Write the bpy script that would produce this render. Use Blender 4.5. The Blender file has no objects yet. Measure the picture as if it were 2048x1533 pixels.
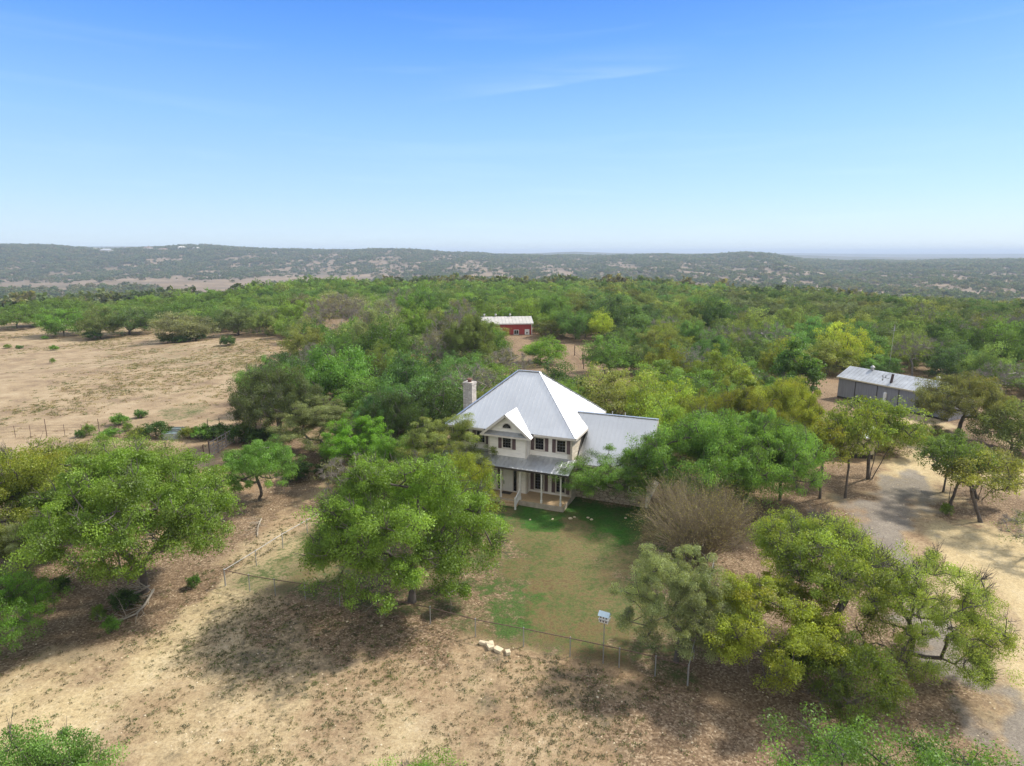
import bpy, bmesh, math, random
import numpy as np
from mathutils import Vector, Matrix
R = math.radians
rng = np.random.default_rng(7)
random.seed(7)
sc = bpy.context.scene
COL = sc.collection

# ------------------------------------------------------------ camera
F_PX, CAM_H, HORIZON = 1250.0, 22.0, 504.5          # photograph is 2048 px wide
PITCH = math.atan((766.5 - HORIZON) / F_PX)
cam = bpy.data.cameras.new('camera')
cam.sensor_width = 36.0
cam.lens = F_PX / 2048 * 36.0
cam.clip_start = 0.5
cam.clip_end = 80000
camo = bpy.data.objects.new('camera', cam)
camo.location = (0, 0, CAM_H)
camo.rotation_euler = (math.pi / 2 - PITCH, 0, 0)
COL.objects.link(camo)
sc.camera = camo

# ------------------------------------------------------------ sky, sun, exposure
EXPO = 1.66
SUN_EL, SUN_AZ = R(45), R(25)                        # azimuth measured from +x towards +y
world = bpy.data.worlds.new('World')
sc.world = world
world.use_nodes = True
wn, wl = world.node_tree.nodes, world.node_tree.links
wn.clear()
w_out = wn.new('ShaderNodeOutputWorld')
w_bg = wn.new('ShaderNodeBackground')
w_sky = wn.new('ShaderNodeTexSky')
w_sky.sky_type = 'NISHITA'
w_sky.sun_disc = False
w_sky.sun_elevation = SUN_EL
w_sky.sun_rotation = math.pi / 2 - SUN_AZ
w_sky.altitude = 300
w_sky.air_density = 1.15
w_sky.dust_density = 0.5
w_sky.ozone_density = 3.0
w_bg.inputs[1].default_value = 0.15
hs = wn.new('ShaderNodeHueSaturation')
hs.inputs['Saturation'].default_value = 1.12
wl.new(w_sky.outputs[0], hs.inputs['Color'])
# thin cirrus streaks, fixed in the sky by direction
tc = wn.new('ShaderNodeTexCoord')
mp = wn.new('ShaderNodeMapping'); mp.vector_type = 'POINT'
mp.inputs['Rotation'].default_value = (0, R(-7), 0)
mp.inputs['Scale'].default_value = (2.0, 1.2, 26)
nz = wn.new('ShaderNodeTexNoise'); nz.inputs['Scale'].default_value = 1.3; nz.inputs['Detail'].default_value = 6
nz.inputs['Distortion'].default_value = 0.6
rp = wn.new('ShaderNodeValToRGB')
rp.color_ramp.elements[0].position = 0.56; rp.color_ramp.elements[0].color = (0, 0, 0, 1)
rp.color_ramp.elements[1].position = 0.80; rp.color_ramp.elements[1].color = (1, 1, 1, 1)
mx = wn.new('ShaderNodeMixRGB'); mx.inputs['Color2'].default_value = (2.6, 3.0, 3.5, 1)
ml = wn.new('ShaderNodeMath'); ml.operation = 'MULTIPLY'; ml.inputs[1].default_value = 0.06
wl.new(tc.outputs['Generated'], mp.inputs['Vector']); wl.new(mp.outputs[0], nz.inputs['Vector'])
wl.new(nz.outputs[0], rp.inputs[0]); wl.new(rp.outputs[0], ml.inputs[0]); wl.new(ml.outputs[0], mx.inputs['Fac'])
# clear deep blue low in the sky, paling to the horizon (by elevation), over the Nishita sky
sepd = wn.new('ShaderNodeSeparateXYZ'); wl.new(tc.outputs['Generated'], sepd.inputs[0])
gel = wn.new('ShaderNodeValToRGB'); ge = gel.color_ramp
SKY = [(0.0, (.60, .77, .93)), (.03, (.54, .735, .95)), (.08, (.43, .665, .98)), (.18, (.275, .54, .99)), (.28, (.125, .365, .96)), (.34, (.065, .265, .86)), (.44, (.05, .22, .80)), (.62, (.70, .76, .84)), (1.0, (1.15, 1.15, 1.15))]  # top stops whitened: added overhead fill, out of view, to lift the shade
while len(ge.elements) > 1: ge.elements.remove(ge.elements[0])
ge.elements[0].position = 0.0; ge.elements[0].color = (*SKY[0][1], 1)
for p_, c_ in SKY[1:]:
    q_ = ge.elements.new(p_); q_.color = (*c_, 1)
wl.new(sepd.outputs['Z'], gel.inputs[0])
gm = wn.new('ShaderNodeMixRGB'); gm.blend_type = 'MULTIPLY'; gm.inputs[0].default_value = 1.0
gk = 1.0 / (2 ** EXPO * w_bg.inputs[1].default_value); gm.inputs['Color2'].default_value = (gk, gk, gk, 1)
wl.new(gel.outputs[0], gm.inputs['Color1'])
gf_ = wn.new('ShaderNodeMapRange'); gf_.inputs[1].default_value = .42; gf_.inputs[2].default_value = .75; gf_.inputs[3].default_value = .92; gf_.inputs[4].default_value = .85
wl.new(sepd.outputs['Z'], gf_.inputs[0])
sm = wn.new('ShaderNodeMixRGB'); wl.new(gf_.outputs[0], sm.inputs['Fac']); wl.new(hs.outputs[0], sm.inputs['Color1']); wl.new(gm.outputs[0], sm.inputs['Color2'])
# pale fill added to the unseen sky behind the camera, lifting camera-facing sides
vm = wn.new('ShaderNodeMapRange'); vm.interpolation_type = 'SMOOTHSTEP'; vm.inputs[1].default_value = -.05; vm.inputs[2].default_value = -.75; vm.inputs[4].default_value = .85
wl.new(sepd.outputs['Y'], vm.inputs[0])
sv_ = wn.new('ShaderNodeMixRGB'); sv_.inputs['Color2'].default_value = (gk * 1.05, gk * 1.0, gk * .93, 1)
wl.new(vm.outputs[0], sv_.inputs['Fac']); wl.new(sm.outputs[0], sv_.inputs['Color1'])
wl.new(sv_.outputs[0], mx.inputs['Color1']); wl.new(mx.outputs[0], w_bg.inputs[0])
def wm(op, a, b=None, clamp=False):
    q = wn.new('ShaderNodeMath'); q.operation = op; q.use_clamp = clamp
    for i, v in ((0, a), (1, b)):
        if v is None: continue
        if isinstance(v, (int, float)): q.inputs[i].default_value = v
        else: wl.new(v, q.inputs[i])
    return q.outputs[0]
def wmr(v, a, b):
    q = wn.new('ShaderNodeMapRange'); q.interpolation_type = 'SMOOTHSTEP'; q.inputs[1].default_value = a; q.inputs[2].default_value = b; wl.new(v, q.inputs[0]); return q.outputs[0]
ysafe = wm('MAXIMUM', sepd.outputs['Y'], 0.05)
ca, ce = wm('DIVIDE', sepd.outputs['X'], ysafe), wm('DIVIDE', sepd.outputs['Z'], ysafe)
cmb = wn.new('ShaderNodeCombineXYZ'); wl.new(wm('MULTIPLY', ca, 3.0), cmb.inputs[0]); wl.new(wm('MULTIPLY', ce, 30.0), cmb.inputs[1])
cn = wn.new('ShaderNodeTexNoise'); cn.inputs['Scale'].default_value = 1.5; cn.inputs['Detail'].default_value = 5; wl.new(cmb.outputs[0], cn.inputs['Vector'])
ct = wm('SUBTRACT', ce, wm('ADD', wm('MULTIPLY', wm('ADD', ca, .1676), .134), .21))
ct = wm('ADD', ct, wm('MULTIPLY', wm('SUBTRACT', cn.outputs[0], .5), .006))
cmask = wm('MULTIPLY', wmr(ct, -.002, .003), wm('SUBTRACT', 1.0, wmr(ct, .002, .055)))
cmask = wm('MULTIPLY', cmask, wm('MULTIPLY', wmr(ca, -.20, .10), wm('SUBTRACT', 1.0, wmr(ca, .12, .34))))
cmask = wm('MULTIPLY', cmask, wm('MULTIPLY', wmr(cn.outputs[0], .2, .75), .15))
m2x = wn.new('ShaderNodeMixRGB'); m2x.inputs['Color2'].default_value = (2.4, 2.7, 3.2, 1)
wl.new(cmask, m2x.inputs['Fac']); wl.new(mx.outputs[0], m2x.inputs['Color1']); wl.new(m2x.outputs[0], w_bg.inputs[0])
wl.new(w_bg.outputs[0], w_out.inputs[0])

sl = bpy.data.lights.new('sun', 'SUN')
sl.energy = 1.9
sl.angle = R(4.5)
sl.color = (1.0, 0.93, 0.82)
so = bpy.data.objects.new('sun', sl)
sd = Vector((math.cos(SUN_EL) * math.cos(SUN_AZ), math.cos(SUN_EL) * math.sin(SUN_AZ), math.sin(SUN_EL)))
so.rotation_euler = sd.to_track_quat('Z', 'Y').to_euler()
so.location = (30, 30, 80)
COL.objects.link(so)

sc.view_settings.view_transform = 'Standard'
sc.view_settings.look = 'None'
sc.view_settings.exposure = EXPO
sc.view_settings.gamma = 1.0
sc.cycles.max_bounces = 5
sc.cycles.diffuse_bounces = 2
sc.cycles.glossy_bounces = 2
sc.cycles.transmission_bounces = 2
sc.cycles.volume_bounces = 0
sc.cycles.use_denoising = True

# ------------------------------------------------------------ pixel -> world helper (authoring aid)
_cp, _sp = math.cos(PITCH), math.sin(PITCH)
def at(px, py, z=0.0):
    u = (766.5 - py) / F_PX; X = (px - 1024) / F_PX
    dy, dz = _cp + u * _sp, -_sp + u * _cp
    t = (z - CAM_H) / dz
    return (X * t, dy * t)
def px_scale(y, z=0.0):                              # metres per source pixel at ground distance y
    return (y * _cp + (CAM_H - z) * _sp) / F_PX
def to_px(x, y, z):
    d = y * _cp + (CAM_H - z) * _sp
    u = y * _sp + (z - CAM_H) * _cp
    return 1024 + F_PX * x / d, 766.5 - F_PX * u / d

# ------------------------------------------------------------ tags and mesh helpers
def tag(o, label=None, cat=None, group=None, kind=None):
    if label: o['label'] = label
    if cat: o['category'] = cat
    if group: o['group'] = group
    if kind: o['kind'] = kind
    return o
def empty(name, loc=(0, 0, 0), rz=0.0, parent=None):
    o = bpy.data.objects.new(name, None); COL.objects.link(o)
    o.empty_display_size = 0.3
    o.location = loc; o.rotation_euler = (0, 0, rz)
    if parent: o.parent = parent
    return o
class MB:
    """collects polygons and links them as ONE mesh object"""
    def __init__(s): s.v, s.f = [], []
    def poly(s, pts):
        n = len(s.v); s.v += [tuple(p) for p in pts]; s.f.append(tuple(range(n, n + len(pts)))); return s
    def hexa(s, p):                                   # 8 points: bottom 4 (ccw), top 4
        n = len(s.v); s.v += [tuple(q) for q in p]
        for q in ((3, 2, 1, 0), (4, 5, 6, 7), (0, 1, 5, 4), (1, 2, 6, 5), (2, 3, 7, 6), (3, 0, 4, 7)):
            s.f.append(tuple(n + i for i in q))
        return s
    def box(s, x0, y0, z0, x1, y1, z1):
        return s.hexa([(x0, y0, z0), (x1, y0, z0), (x1, y1, z0), (x0, y1, z0), (x0, y0, z1), (x1, y0, z1), (x1, y1, z1), (x0, y1, z1)])
    def bar(s, a, b, w, h=None, up=(0, 0, 1)):        # rectangular bar
        a, b = Vector(a), Vector(b); h = h or w
        d = (b - a).normalized(); side = d.cross(Vector(up))
        if side.length < 1e-4: side = d.cross(Vector((1, 0, 0)))
        side.normalize(); u = side.cross(d).normalized()
        side *= w / 2; u *= h / 2
        return s.hexa([a - side - u, a + side - u, b + side - u, b - side - u, a - side + u, a + side + u, b + side + u, b - side + u])
    def tube(s, a, b, r0, r1=None, n=8, cap=True):
        a, b = Vector(a), Vector(b); r1 = r0 if r1 is None else r1
        d = (b - a).normalized(); q = d.cross(Vector((0.31, 0.22, 0.92)))
        if q.length < 1e-4: q = d.cross(Vector((1, 0, 0)))
        q.normalize(); u = q.cross(d)
        k = len(s.v)
        for i in range(n):
            t = 2 * math.pi * i / n; o = q * math.cos(t) + u * math.sin(t)
            s.v.append(tuple(a + o * r0)); s.v.append(tuple(b + o * r1))
        for i in range(n):
            j = (i + 1) % n; s.f.append((k + 2 * i, k + 2 * i + 1, k + 2 * j + 1, k + 2 * j))
        if cap:
            s.f.append(tuple(k + 2 * i for i in range(n))); s.f.append(tuple(k + 2 * i + 1 for i in reversed(range(n))))
        return s
    def build(s, name, mat, parent=None, smooth=False, loc=None):
        me = bpy.data.meshes.new(name); me.from_pydata(s.v, [], s.f)
        bm = bmesh.new(); bm.from_mesh(me); bmesh.ops.recalc_face_normals(bm, faces=bm.faces); bm.to_mesh(me); bm.free()
        me.materials.append(mat)
        if smooth:
            for p in me.polygons: p.use_smooth = True
        o = bpy.data.objects.new(name, me); COL.objects.link(o)
        if parent: o.parent = parent
        if loc: o.location = loc
        return o

# ------------------------------------------------------------ materials
def mat_new(name):
    m = bpy.data.materials.new(name); m.use_nodes = True
    n = m.node_tree.nodes; l = m.node_tree.links
    return m, n, l, n['Principled BSDF']
def noise(n, l, scale, detail=4, coord=None, rough=0.6):
    t = n.new('ShaderNodeTexNoise'); t.inputs['Scale'].default_value = scale; t.inputs['Detail'].default_value = detail
    t.inputs['Roughness'].default_value = rough
    if coord is not None: l.new(coord, t.inputs['Vector'])
    return t
def ramp(n, l, src, stops, interp='LINEAR'):
    r = n.new('ShaderNodeValToRGB'); e = r.color_ramp; e.interpolation = interp
    while len(e.elements) > 1: e.elements.remove(e.elements[0])
    e.elements[0].position = stops[0][0]; e.elements[0].color = tuple(stops[0][1]) + (1,)
    for p, c in stops[1:]:
        q = e.elements.new(p); q.color = tuple(c) + (1,)
    l.new(src, r.inputs[0]); return r
def mixc(n, l, fac, a, b, mode='MIX'):
    m = n.new('ShaderNodeMixRGB'); m.blend_type = mode
    for i, v in ((0, fac), (1, a), (2, b)):
        if isinstance(v, (int, float)): m.inputs[i].default_value = v
        elif isinstance(v, tuple): m.inputs[i].default_value = v + (1,) if len(v) == 3 else v
        else: l.new(v, m.inputs[i])
    return m.outputs[0]
def math_(n, l, op, a, b=None, clamp=False):
    m = n.new('ShaderNodeMath'); m.operation = op; m.use_clamp = clamp
    for i, v in ((0, a), (1, b)):
        if v is None: continue
        if isinstance(v, (int, float)): m.inputs[i].default_value = v
        else: l.new(v, m.inputs[i])
    return m.outputs[0]
def simple(name, col, rough=0.7, var=0.15, scale=2.0, metal=0.0, bump=0.0, stretch=(1, 1, 1)):
    m, n, l, b = mat_new(name)
    t = n.new('ShaderNodeTexCoord'); mpn = n.new('ShaderNodeMapping'); mpn.inputs['Scale'].default_value = stretch
    l.new(t.outputs['Object'], mpn.inputs[0])
    nz = noise(n, l, scale, 5, mpn.outputs[0])
    c = ramp(n, l, nz.outputs[0], [(0.3, [v * (1 - var) for v in col]), (0.7, [min(1, v * (1 + var)) for v in col])])
    l.new(c.outputs[0], b.inputs['Base Color'])
    b.inputs['Roughness'].default_value = rough; b.inputs['Metallic'].default_value = metal
    if bump:
        bp = n.new('ShaderNodeBump'); bp.inputs['Strength'].default_value = bump; bp.inputs['Distance'].default_value = 0.02
        l.new(nz.outputs[0], bp.inputs['Height']); l.new(bp.outputs[0], b.inputs['Normal'])
    return m

M = {}
M['siding'] = simple('painted_siding', (0.86, 0.82, 0.755), 0.65, 0.10, 1.3, stretch=(1, 1, 6))
M['trim'] = simple('painted_trim', (0.62, 0.57, 0.51), 0.6, 0.08, 3)
M['post'] = simple('painted_post', (0.72, 0.70, 0.66), 0.6, 0.08, 3)
M['shutter'] = simple('shutter_paint', (0.155, 0.105, 0.105), 0.6, 0.15, 5)
M['glass'] = simple('window_glass', (0.012, 0.012, 0.015), 0.08, 0.2, 2)
M['frame_dark'] = simple('dark_sash', (0.03, 0.03, 0.03), 0.5, 0.1, 2)
M['muntin'] = simple('grey_muntin', (0.10, 0.10, 0.10), 0.5, 0.1, 2)
M['door'] = simple('door_paint', (0.75, 0.74, 0.70), 0.5, 0.05, 2)
M['deck'] = simple('deck_boards', (0.50, 0.36, 0.21), 0.75, 0.28, 3, stretch=(1, 14, 1))
M['deck_side'] = simple('deck_skirt', (0.42, 0.36, 0.29), 0.8, 0.2, 3)
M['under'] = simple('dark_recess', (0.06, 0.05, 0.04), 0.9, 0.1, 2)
M['handle'] = simple('dark_metal', (0.04, 0.04, 0.04), 0.4, 0.1, 2, metal=0.7)
M['rust'] = simple('rusty_metal', (0.16, 0.07, 0.05), 0.8, 0.3, 8)
M['galv'] = simple('galvanised_steel', (0.38, 0.39, 0.40), 0.5, 0.15, 6, metal=0.5)
M['galv_light'] = simple('bright_galvanised_pipe', (0.45, 0.44, 0.42), 0.5, 0.12, 5, metal=0.2)
M['gate_pipe'] = simple('weathered_gate_pipe', (0.36, 0.33, 0.32), 0.6, 0.2, 5, metal=0.2)
M['rusty_post'] = simple('rusty_post', (0.12, 0.075, 0.06), 0.8, 0.3, 8)
M['tank'] = simple('galvanised_tank', (0.36, 0.41, 0.42), 0.45, 0.2, 3, metal=0.3)
M['tank_water'] = simple('tank_water', (0.16, 0.22, 0.22), 0.05, 0.2, 3)
M['limestone'] = simple('limestone_block', (0.62, 0.52, 0.36), 0.85, 0.2, 6, bump=0.4)
M['deadwood'] = simple('weathered_deadwood', (0.34, 0.30, 0.24), 0.9, 0.25, 5)
M['bark'] = simple('oak_bark', (0.115, 0.10, 0.088), 0.95, 0.35, 4, bump=0.5)
M['bark_light'] = simple('grey_twig_bark', (0.25, 0.225, 0.20), 0.95, 0.3, 4)
M['bark_brown'] = simple('brown_twig_bark', (0.27, 0.222, 0.145), 0.95, 0.35, 3)
M['red'] = simple('red_steel_siding', (0.36, 0.048, 0.045), 0.55, 0.12, 1.2, stretch=(1, 1, 0.3))
M['white'] = simple('white_paint', (0.80, 0.80, 0.79), 0.5, 0.05, 2)
M['white_roof'] = simple('pale_steel_roof', (0.48, 0.46, 0.42), 0.5, 0.12, 0.8, metal=0.1)
M['shed_wall'] = simple('weathered_steel_siding', (0.33, 0.34, 0.38), 0.55, 0.18, 1.4, metal=0.2, stretch=(6, 6, 0.3))
M['shed_roof'] = simple('galvanised_roof', (0.42, 0.44, 0.46), 0.5, 0.22, 0.7, metal=0.3)
M['cream'] = simple('cream_hut_paint', (0.56, 0.50, 0.35), 0.8, 0.1, 2)
M['wood_pole'] = simple('dark_pole_wood', (0.075, 0.05, 0.045), 0.9, 0.3, 6)
M['bird_roof'] = simple('blue_grey_birdhouse_roof', (0.42, 0.54, 0.62), 0.5, 0.08, 4)
M['bird_wall'] = simple('white_birdhouse_wall', (0.66, 0.66, 0.62), 0.5, 0.08, 4)
M['weed'] = simple('green_weed', (0.075, 0.115, 0.035), 0.9, 0.5, 0.6)
M['tile_roof'] = simple('brown_tile_roof', (0.22, 0.15, 0.12), 0.9, 0.2, 0.05)
M['pale_wall'] = simple('pale_render_wall', (0.66, 0.62, 0.56), 0.9, 0.1, 0.05)

def metal_roof(name, col, rough, streak):
    m, n, l, b = mat_new(name)
    t = n.new('ShaderNodeTexCoord')
    n1 = noise(n, l, 0.35, 6, t.outputs['Object']); n2 = noise(n, l, 5, 6, t.outputs['Object'])
    f = mixc(n, l, 0.35, n1.outputs[0], n2.outputs[0])
    c = ramp(n, l, f, [(0.35, [v * (1 - streak) for v in col]), (0.62, [v * (1 + streak * .4) for v in col])])
    l.new(c.outputs[0], b.inputs['Base Color'])
    b.inputs['Metallic'].default_value = 0.9
    rr = ramp(n, l, n2.outputs[0], [(0.3, (rough - .07,) * 3), (0.7, (rough + .1,) * 3)])
    l.new(rr.outputs[0], b.inputs['Roughness'])
    return m
M['roof'] = metal_roof('galvalume_roof', (0.66, 0.675, 0.69), 0.40, 0.09)
M['porch_metal'] = metal_roof('weathered_porch_roof', (0.58, 0.60, 0.615), 0.45, 0.22)

def stone_mat(name, mortar, stones, sx=2.2, sz=5.0):
    m, n, l, b = mat_new(name)
    t = n.new('ShaderNodeTexCoord'); mpn = n.new('ShaderNodeMapping')
    mpn.inputs['Scale'].default_value = (sx, sx, sz)
    l.new(t.outputs['Object'], mpn.inputs[0])
    v = n.new('ShaderNodeTexVoronoi'); v.distance = 'CHEBYCHEV'; v.inputs['Scale'].default_value = 1.0; v.inputs['Randomness'].default_value = 0.7
    l.new(mpn.outputs[0], v.inputs['Vector'])
    v2 = n.new('ShaderNodeTexVoronoi'); v2.feature = 'DISTANCE_TO_EDGE'; v2.inputs['Scale'].default_value = 1.0; v2.inputs['Randomness'].default_value = 0.7
    l.new(mpn.outputs[0], v2.inputs['Vector'])
    sepc = n.new('ShaderNodeSeparateColor'); l.new(v2.outputs[0], sepc.inputs[0])
    v3 = n.new('ShaderNodeTexVoronoi'); v3.inputs['Scale'].default_value = 1.0; v3.inputs['Randomness'].default_value = 0.7
    l.new(mpn.outputs[0], v3.inputs['Vector'])
    s3 = n.new('ShaderNodeSeparateColor'); l.new(v3.outputs['Color'], s3.inputs[0])
    cs = ramp(n, l, s3.outputs[0], [(i / (len(stones) - 1), c) for i, c in enumerate(stones)])
    nn = noise(n, l, 9, 5, t.outputs['Object'])
    cs2 = mixc(n, l, 0.35, cs.outputs[0], ramp(n, l, nn.outputs[0], [(0.3, (0.25,) * 3), (0.7, (0.9,) * 3)]).outputs[0], 'MULTIPLY')
    e = ramp(n, l, v2.outputs['Distance'], [(0.03, (0, 0, 0)), (0.09, (1, 1, 1))])
    l.new(mixc(n, l, e.outputs[0], mortar, cs2), b.inputs['Base Color'])
    bp = n.new('ShaderNodeBump'); bp.inputs['Strength'].default_value = 0.7; bp.inputs['Distance'].default_value = 0.03
    l.new(e.outputs[0], bp.inputs['Height']); l.new(bp.outputs[0], b.inputs['Normal'])
    b.inputs['Roughness'].default_value = 0.9
    return m
M['stone'] = stone_mat('limestone_wall', (0.20, 0.165, 0.13), [(0.58, 0.48, 0.37), (0.44, 0.36, 0.28), (0.66, 0.57, 0.45), (0.36, 0.29, 0.22), (0.60, 0.52, 0.42)])
M['stone_pale'] = stone_mat('pale_limestone_wall', (0.50, 0.44, 0.36), [(0.72, 0.65, 0.53), (0.62, 0.54, 0.43), (0.78, 0.71, 0.60), (0.55, 0.47, 0.37)])
M['chimney'] = stone_mat('chimney_stone', (0.36, 0.32, 0.28), [(0.60, 0.56, 0.50), (0.46, 0.42, 0.38), (0.68, 0.63, 0.56), (0.40, 0.37, 0.33)], 3.2, 6.5)

def foliage(name, instanced=False):
    """leaves: per-tree colour, lighter and darker clumps, new growth at the tips"""
    m, n, l, b = mat_new(name)
    n.remove(b)
    out = [x for x in n if x.type == 'OUTPUT_MATERIAL'][0]
    a1 = n.new('ShaderNodeAttribute'); a1.attribute_name = 'tint'
    a2 = n.new('ShaderNodeAttribute'); a2.attribute_name = 'tip'
    oi = n.new('ShaderNodeObjectInfo')
    if instanced:
        ic = n.new('ShaderNodeAttribute'); ic.attribute_type = 'INSTANCER'; ic.attribute_name = 'tcol'
        col = ic.outputs['Color']; alpha = 0.35
    else:
        col = oi.outputs['Color']; alpha = oi.outputs['Alpha']
    br = ramp(n, l, a1.outputs['Fac'], [(0.0, (0.72,) * 3), (0.5, (1.50,) * 3), (1.0, (2.5,) * 3)])
    c = mixc(n, l, 1.0, col, br.outputs[0], 'MULTIPLY')
    tipc = mixc(n, l, 1.0, col, (1.65, 1.32, 0.60), 'MULTIPLY')
    tf = math_(n, l, 'MULTIPLY', a2.outputs['Fac'], alpha, True)
    c = mixc(n, l, tf, c, tipc)
    c = mixc(n, l, 1.0, c, (1.0, 0.985, 0.82), 'MULTIPLY')
    d = n.new('ShaderNodeBsdfDiffuse'); t = n.new('ShaderNodeBsdfTranslucent'); g = n.new('ShaderNodeBsdfGlossy')
    g.inputs['Roughness'].default_value = 0.5; g.inputs['Color'].default_value = (0.6, 0.65, 0.6, 1)
    l.new(c, d.inputs[0]); l.new(mixc(n, l, 1.0, c, (1.35, 1.38, 0.60), 'MULTIPLY'), t.inputs[0])
    ms = n.new('ShaderNodeMixShader'); ms.inputs[0].default_value = 0.45
    l.new(d.outputs[0], ms.inputs[1]); l.new(t.outputs[0], ms.inputs[2])
    m2 = n.new('ShaderNodeMixShader'); m2.inputs[0].default_value = 0.04
    l.new(ms.outputs[0], m2.inputs[1]); l.new(g.outputs[0], m2.inputs[2])
    l.new(m2.outputs[0], out.inputs[0])
    return m
M['leaf'] = foliage('oak_leaves')
M['leaf_wood'] = foliage('wood_leaves', True)

# ------------------------------------------------------------ terrain
_w = []
_r2 = np.random.default_rng(3)
for wl_, amp in ((900, 1.0), (520, .8), (300, .55), (170, .35), (95, .2)):
    for k in range(3):
        a = _r2.uniform(0, 2 * math.pi); L = wl_ * _r2.uniform(.8, 1.25)
        _w.append((math.cos(a) * 2 * math.pi / L, math.sin(a) * 2 * math.pi / L, _r2.uniform(0, 6.28), amp / 2.2))
def fbm(x, y, s=1.0, o=0):
    z = 0
    for i, (kx, ky, ph, am) in enumerate(_w):
        z = z + am * np.sin(kx * x * s + ky * y * s + ph + o * (i + 1) * 1.7)
    return z
def sstep(t): t = np.clip(t, 0, 1); return t * t * (3 - 2 * t)
def px_of(x, y): return 1024 + F_PX * x / np.maximum(y * _cp + CAM_H * _sp, 1e-3)
P_EDGE = ([-4000, 0, 300, 540, 700, 1350, 1500, 1700, 2048, 6000], [240, 245, 262, 335, 360, 345, 300, 212, 165, 160])
P_TOP = ([-3000, 0, 120, 200, 300, 420, 500, 560, 640, 720, 780, 850, 900, 1000, 1060, 1200, 1350, 1435, 1493, 1541, 1605, 1690, 1752, 1793, 1895, 2048, 4000],
         [492, 490, 491, 495, 494, 491, 494, 496.5, 499, 499, 497.5, 499, 503, 508, 510, 509.5, 509, 507, 503.5, 507, 517, 523, 521.5, 524, 520, 519, 519])
R_RIDGE = 3200.0
def terrain(x, y):
    x = np.asarray(x, float); y = np.asarray(y, float)
    r = np.hypot(x, y); p = np.where(y > 1, px_of(x, y), np.where(x > 0, 6000, -4000))
    p = np.clip(p, -3000, 5000)
    rpx = np.interp(p, *P_EDGE)
    z = 0.10 * fbm(x, y, 14) * sstep((r - 10) / 30) * (1 - sstep((r - 70) / 60)) * 0.5
    z = z + 0.8 * fbm(x, y, 3) * sstep((r - 95) / 60) * (1 - sstep((r - 450) / 300))
    drop = sstep((r - rpx) / (950 - rpx))
    z = z - 45 * drop
    z = z + fbm(x, y, 1.2) * 3.0 * drop
    top = np.interp(p, *P_TOP)
    zr = CAM_H + (504.5 - top) / F_PX * _cp ** 2 * R_RIDGE * np.clip(y / np.maximum(r, 1), .5, 1) - 10.0
    foot = np.interp(p, [0, 600, 900, 1300, 2048], [2050, 1950, 1500, 1300, 1150])
    up = sstep((r - foot) / (R_RIDGE - foot)) ** 0.9
    z = z + (zr + 45) * up
    mid = np.clip(up * (1 - up) * 4, 0, 1)
    z = z + mid * (6 * fbm(x, y, 1.6, 1) - 4)
    back = sstep((r - R_RIDGE) / 1500)
    z = z * (1 - back) + back * (-38 + 5 * fbm(x, y, .5, 2))
    # farther ridges
    for rr, wdt, pxs, tops in ((6200, 900, [-3000, 0, 330, 560, 640, 1000, 1060, 1150, 1250, 1300, 1541, 1620, 1700, 1850, 4000], [494, 494, 493, 497, 503, 509, 507, 503.5, 507, 510, 509, 511, 514, 516, 514]),
                               (10500, 1500, [-3000, 200, 700, 1180, 1250, 1600, 1800, 2048, 4000], [493, 495, 508, 507, 506, 507, 509, 508, 508])):
        tz = CAM_H + (504.5 - np.interp(p, pxs, tops)) / F_PX * _cp ** 2 * rr * np.clip(y / np.maximum(r, 1), .5, 1)
        k = np.exp(-((r - rr) / wdt) ** 2)
        z = z + (tz - z) * k * (tz > z)
    z = z * (1 - sstep((r - 14000) / 6000)) + (-10) * sstep((r - 14000) / 6000)
    return z
def tz(x, y): return float(terrain(x, y))

def seg_dist(px_, py_, ax, ay, bx, by):
    dx, dy = bx - ax, by - ay
    t = np.clip(((px_ - ax) * dx + (py_ - ay) * dy) / (dx * dx + dy * dy + 1e-9), 0, 1)
    return np.hypot(px_ - ax - t * dx, py_ - ay - t * dy)
def poly_sd(x, y, poly):                              # signed distance, + inside
    d = np.full(x.shape, 1e9); ins = np.zeros(x.shape, bool)
    n = len(poly)
    for i in range(n):
        ax, ay = poly[i]; bx, by = poly[(i + 1) % n]
        d = np.minimum(d, seg_dist(x, y, ax, ay, bx, by))
        c = ((ay > y) != (by > y)) & (x < (bx - ax) * (y - ay) / (by - ay + 1e-12) + ax)
        ins ^= c
    return np.where(ins, d, -d)
def PP(*pts): return [at(*p) for p in pts]

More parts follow.
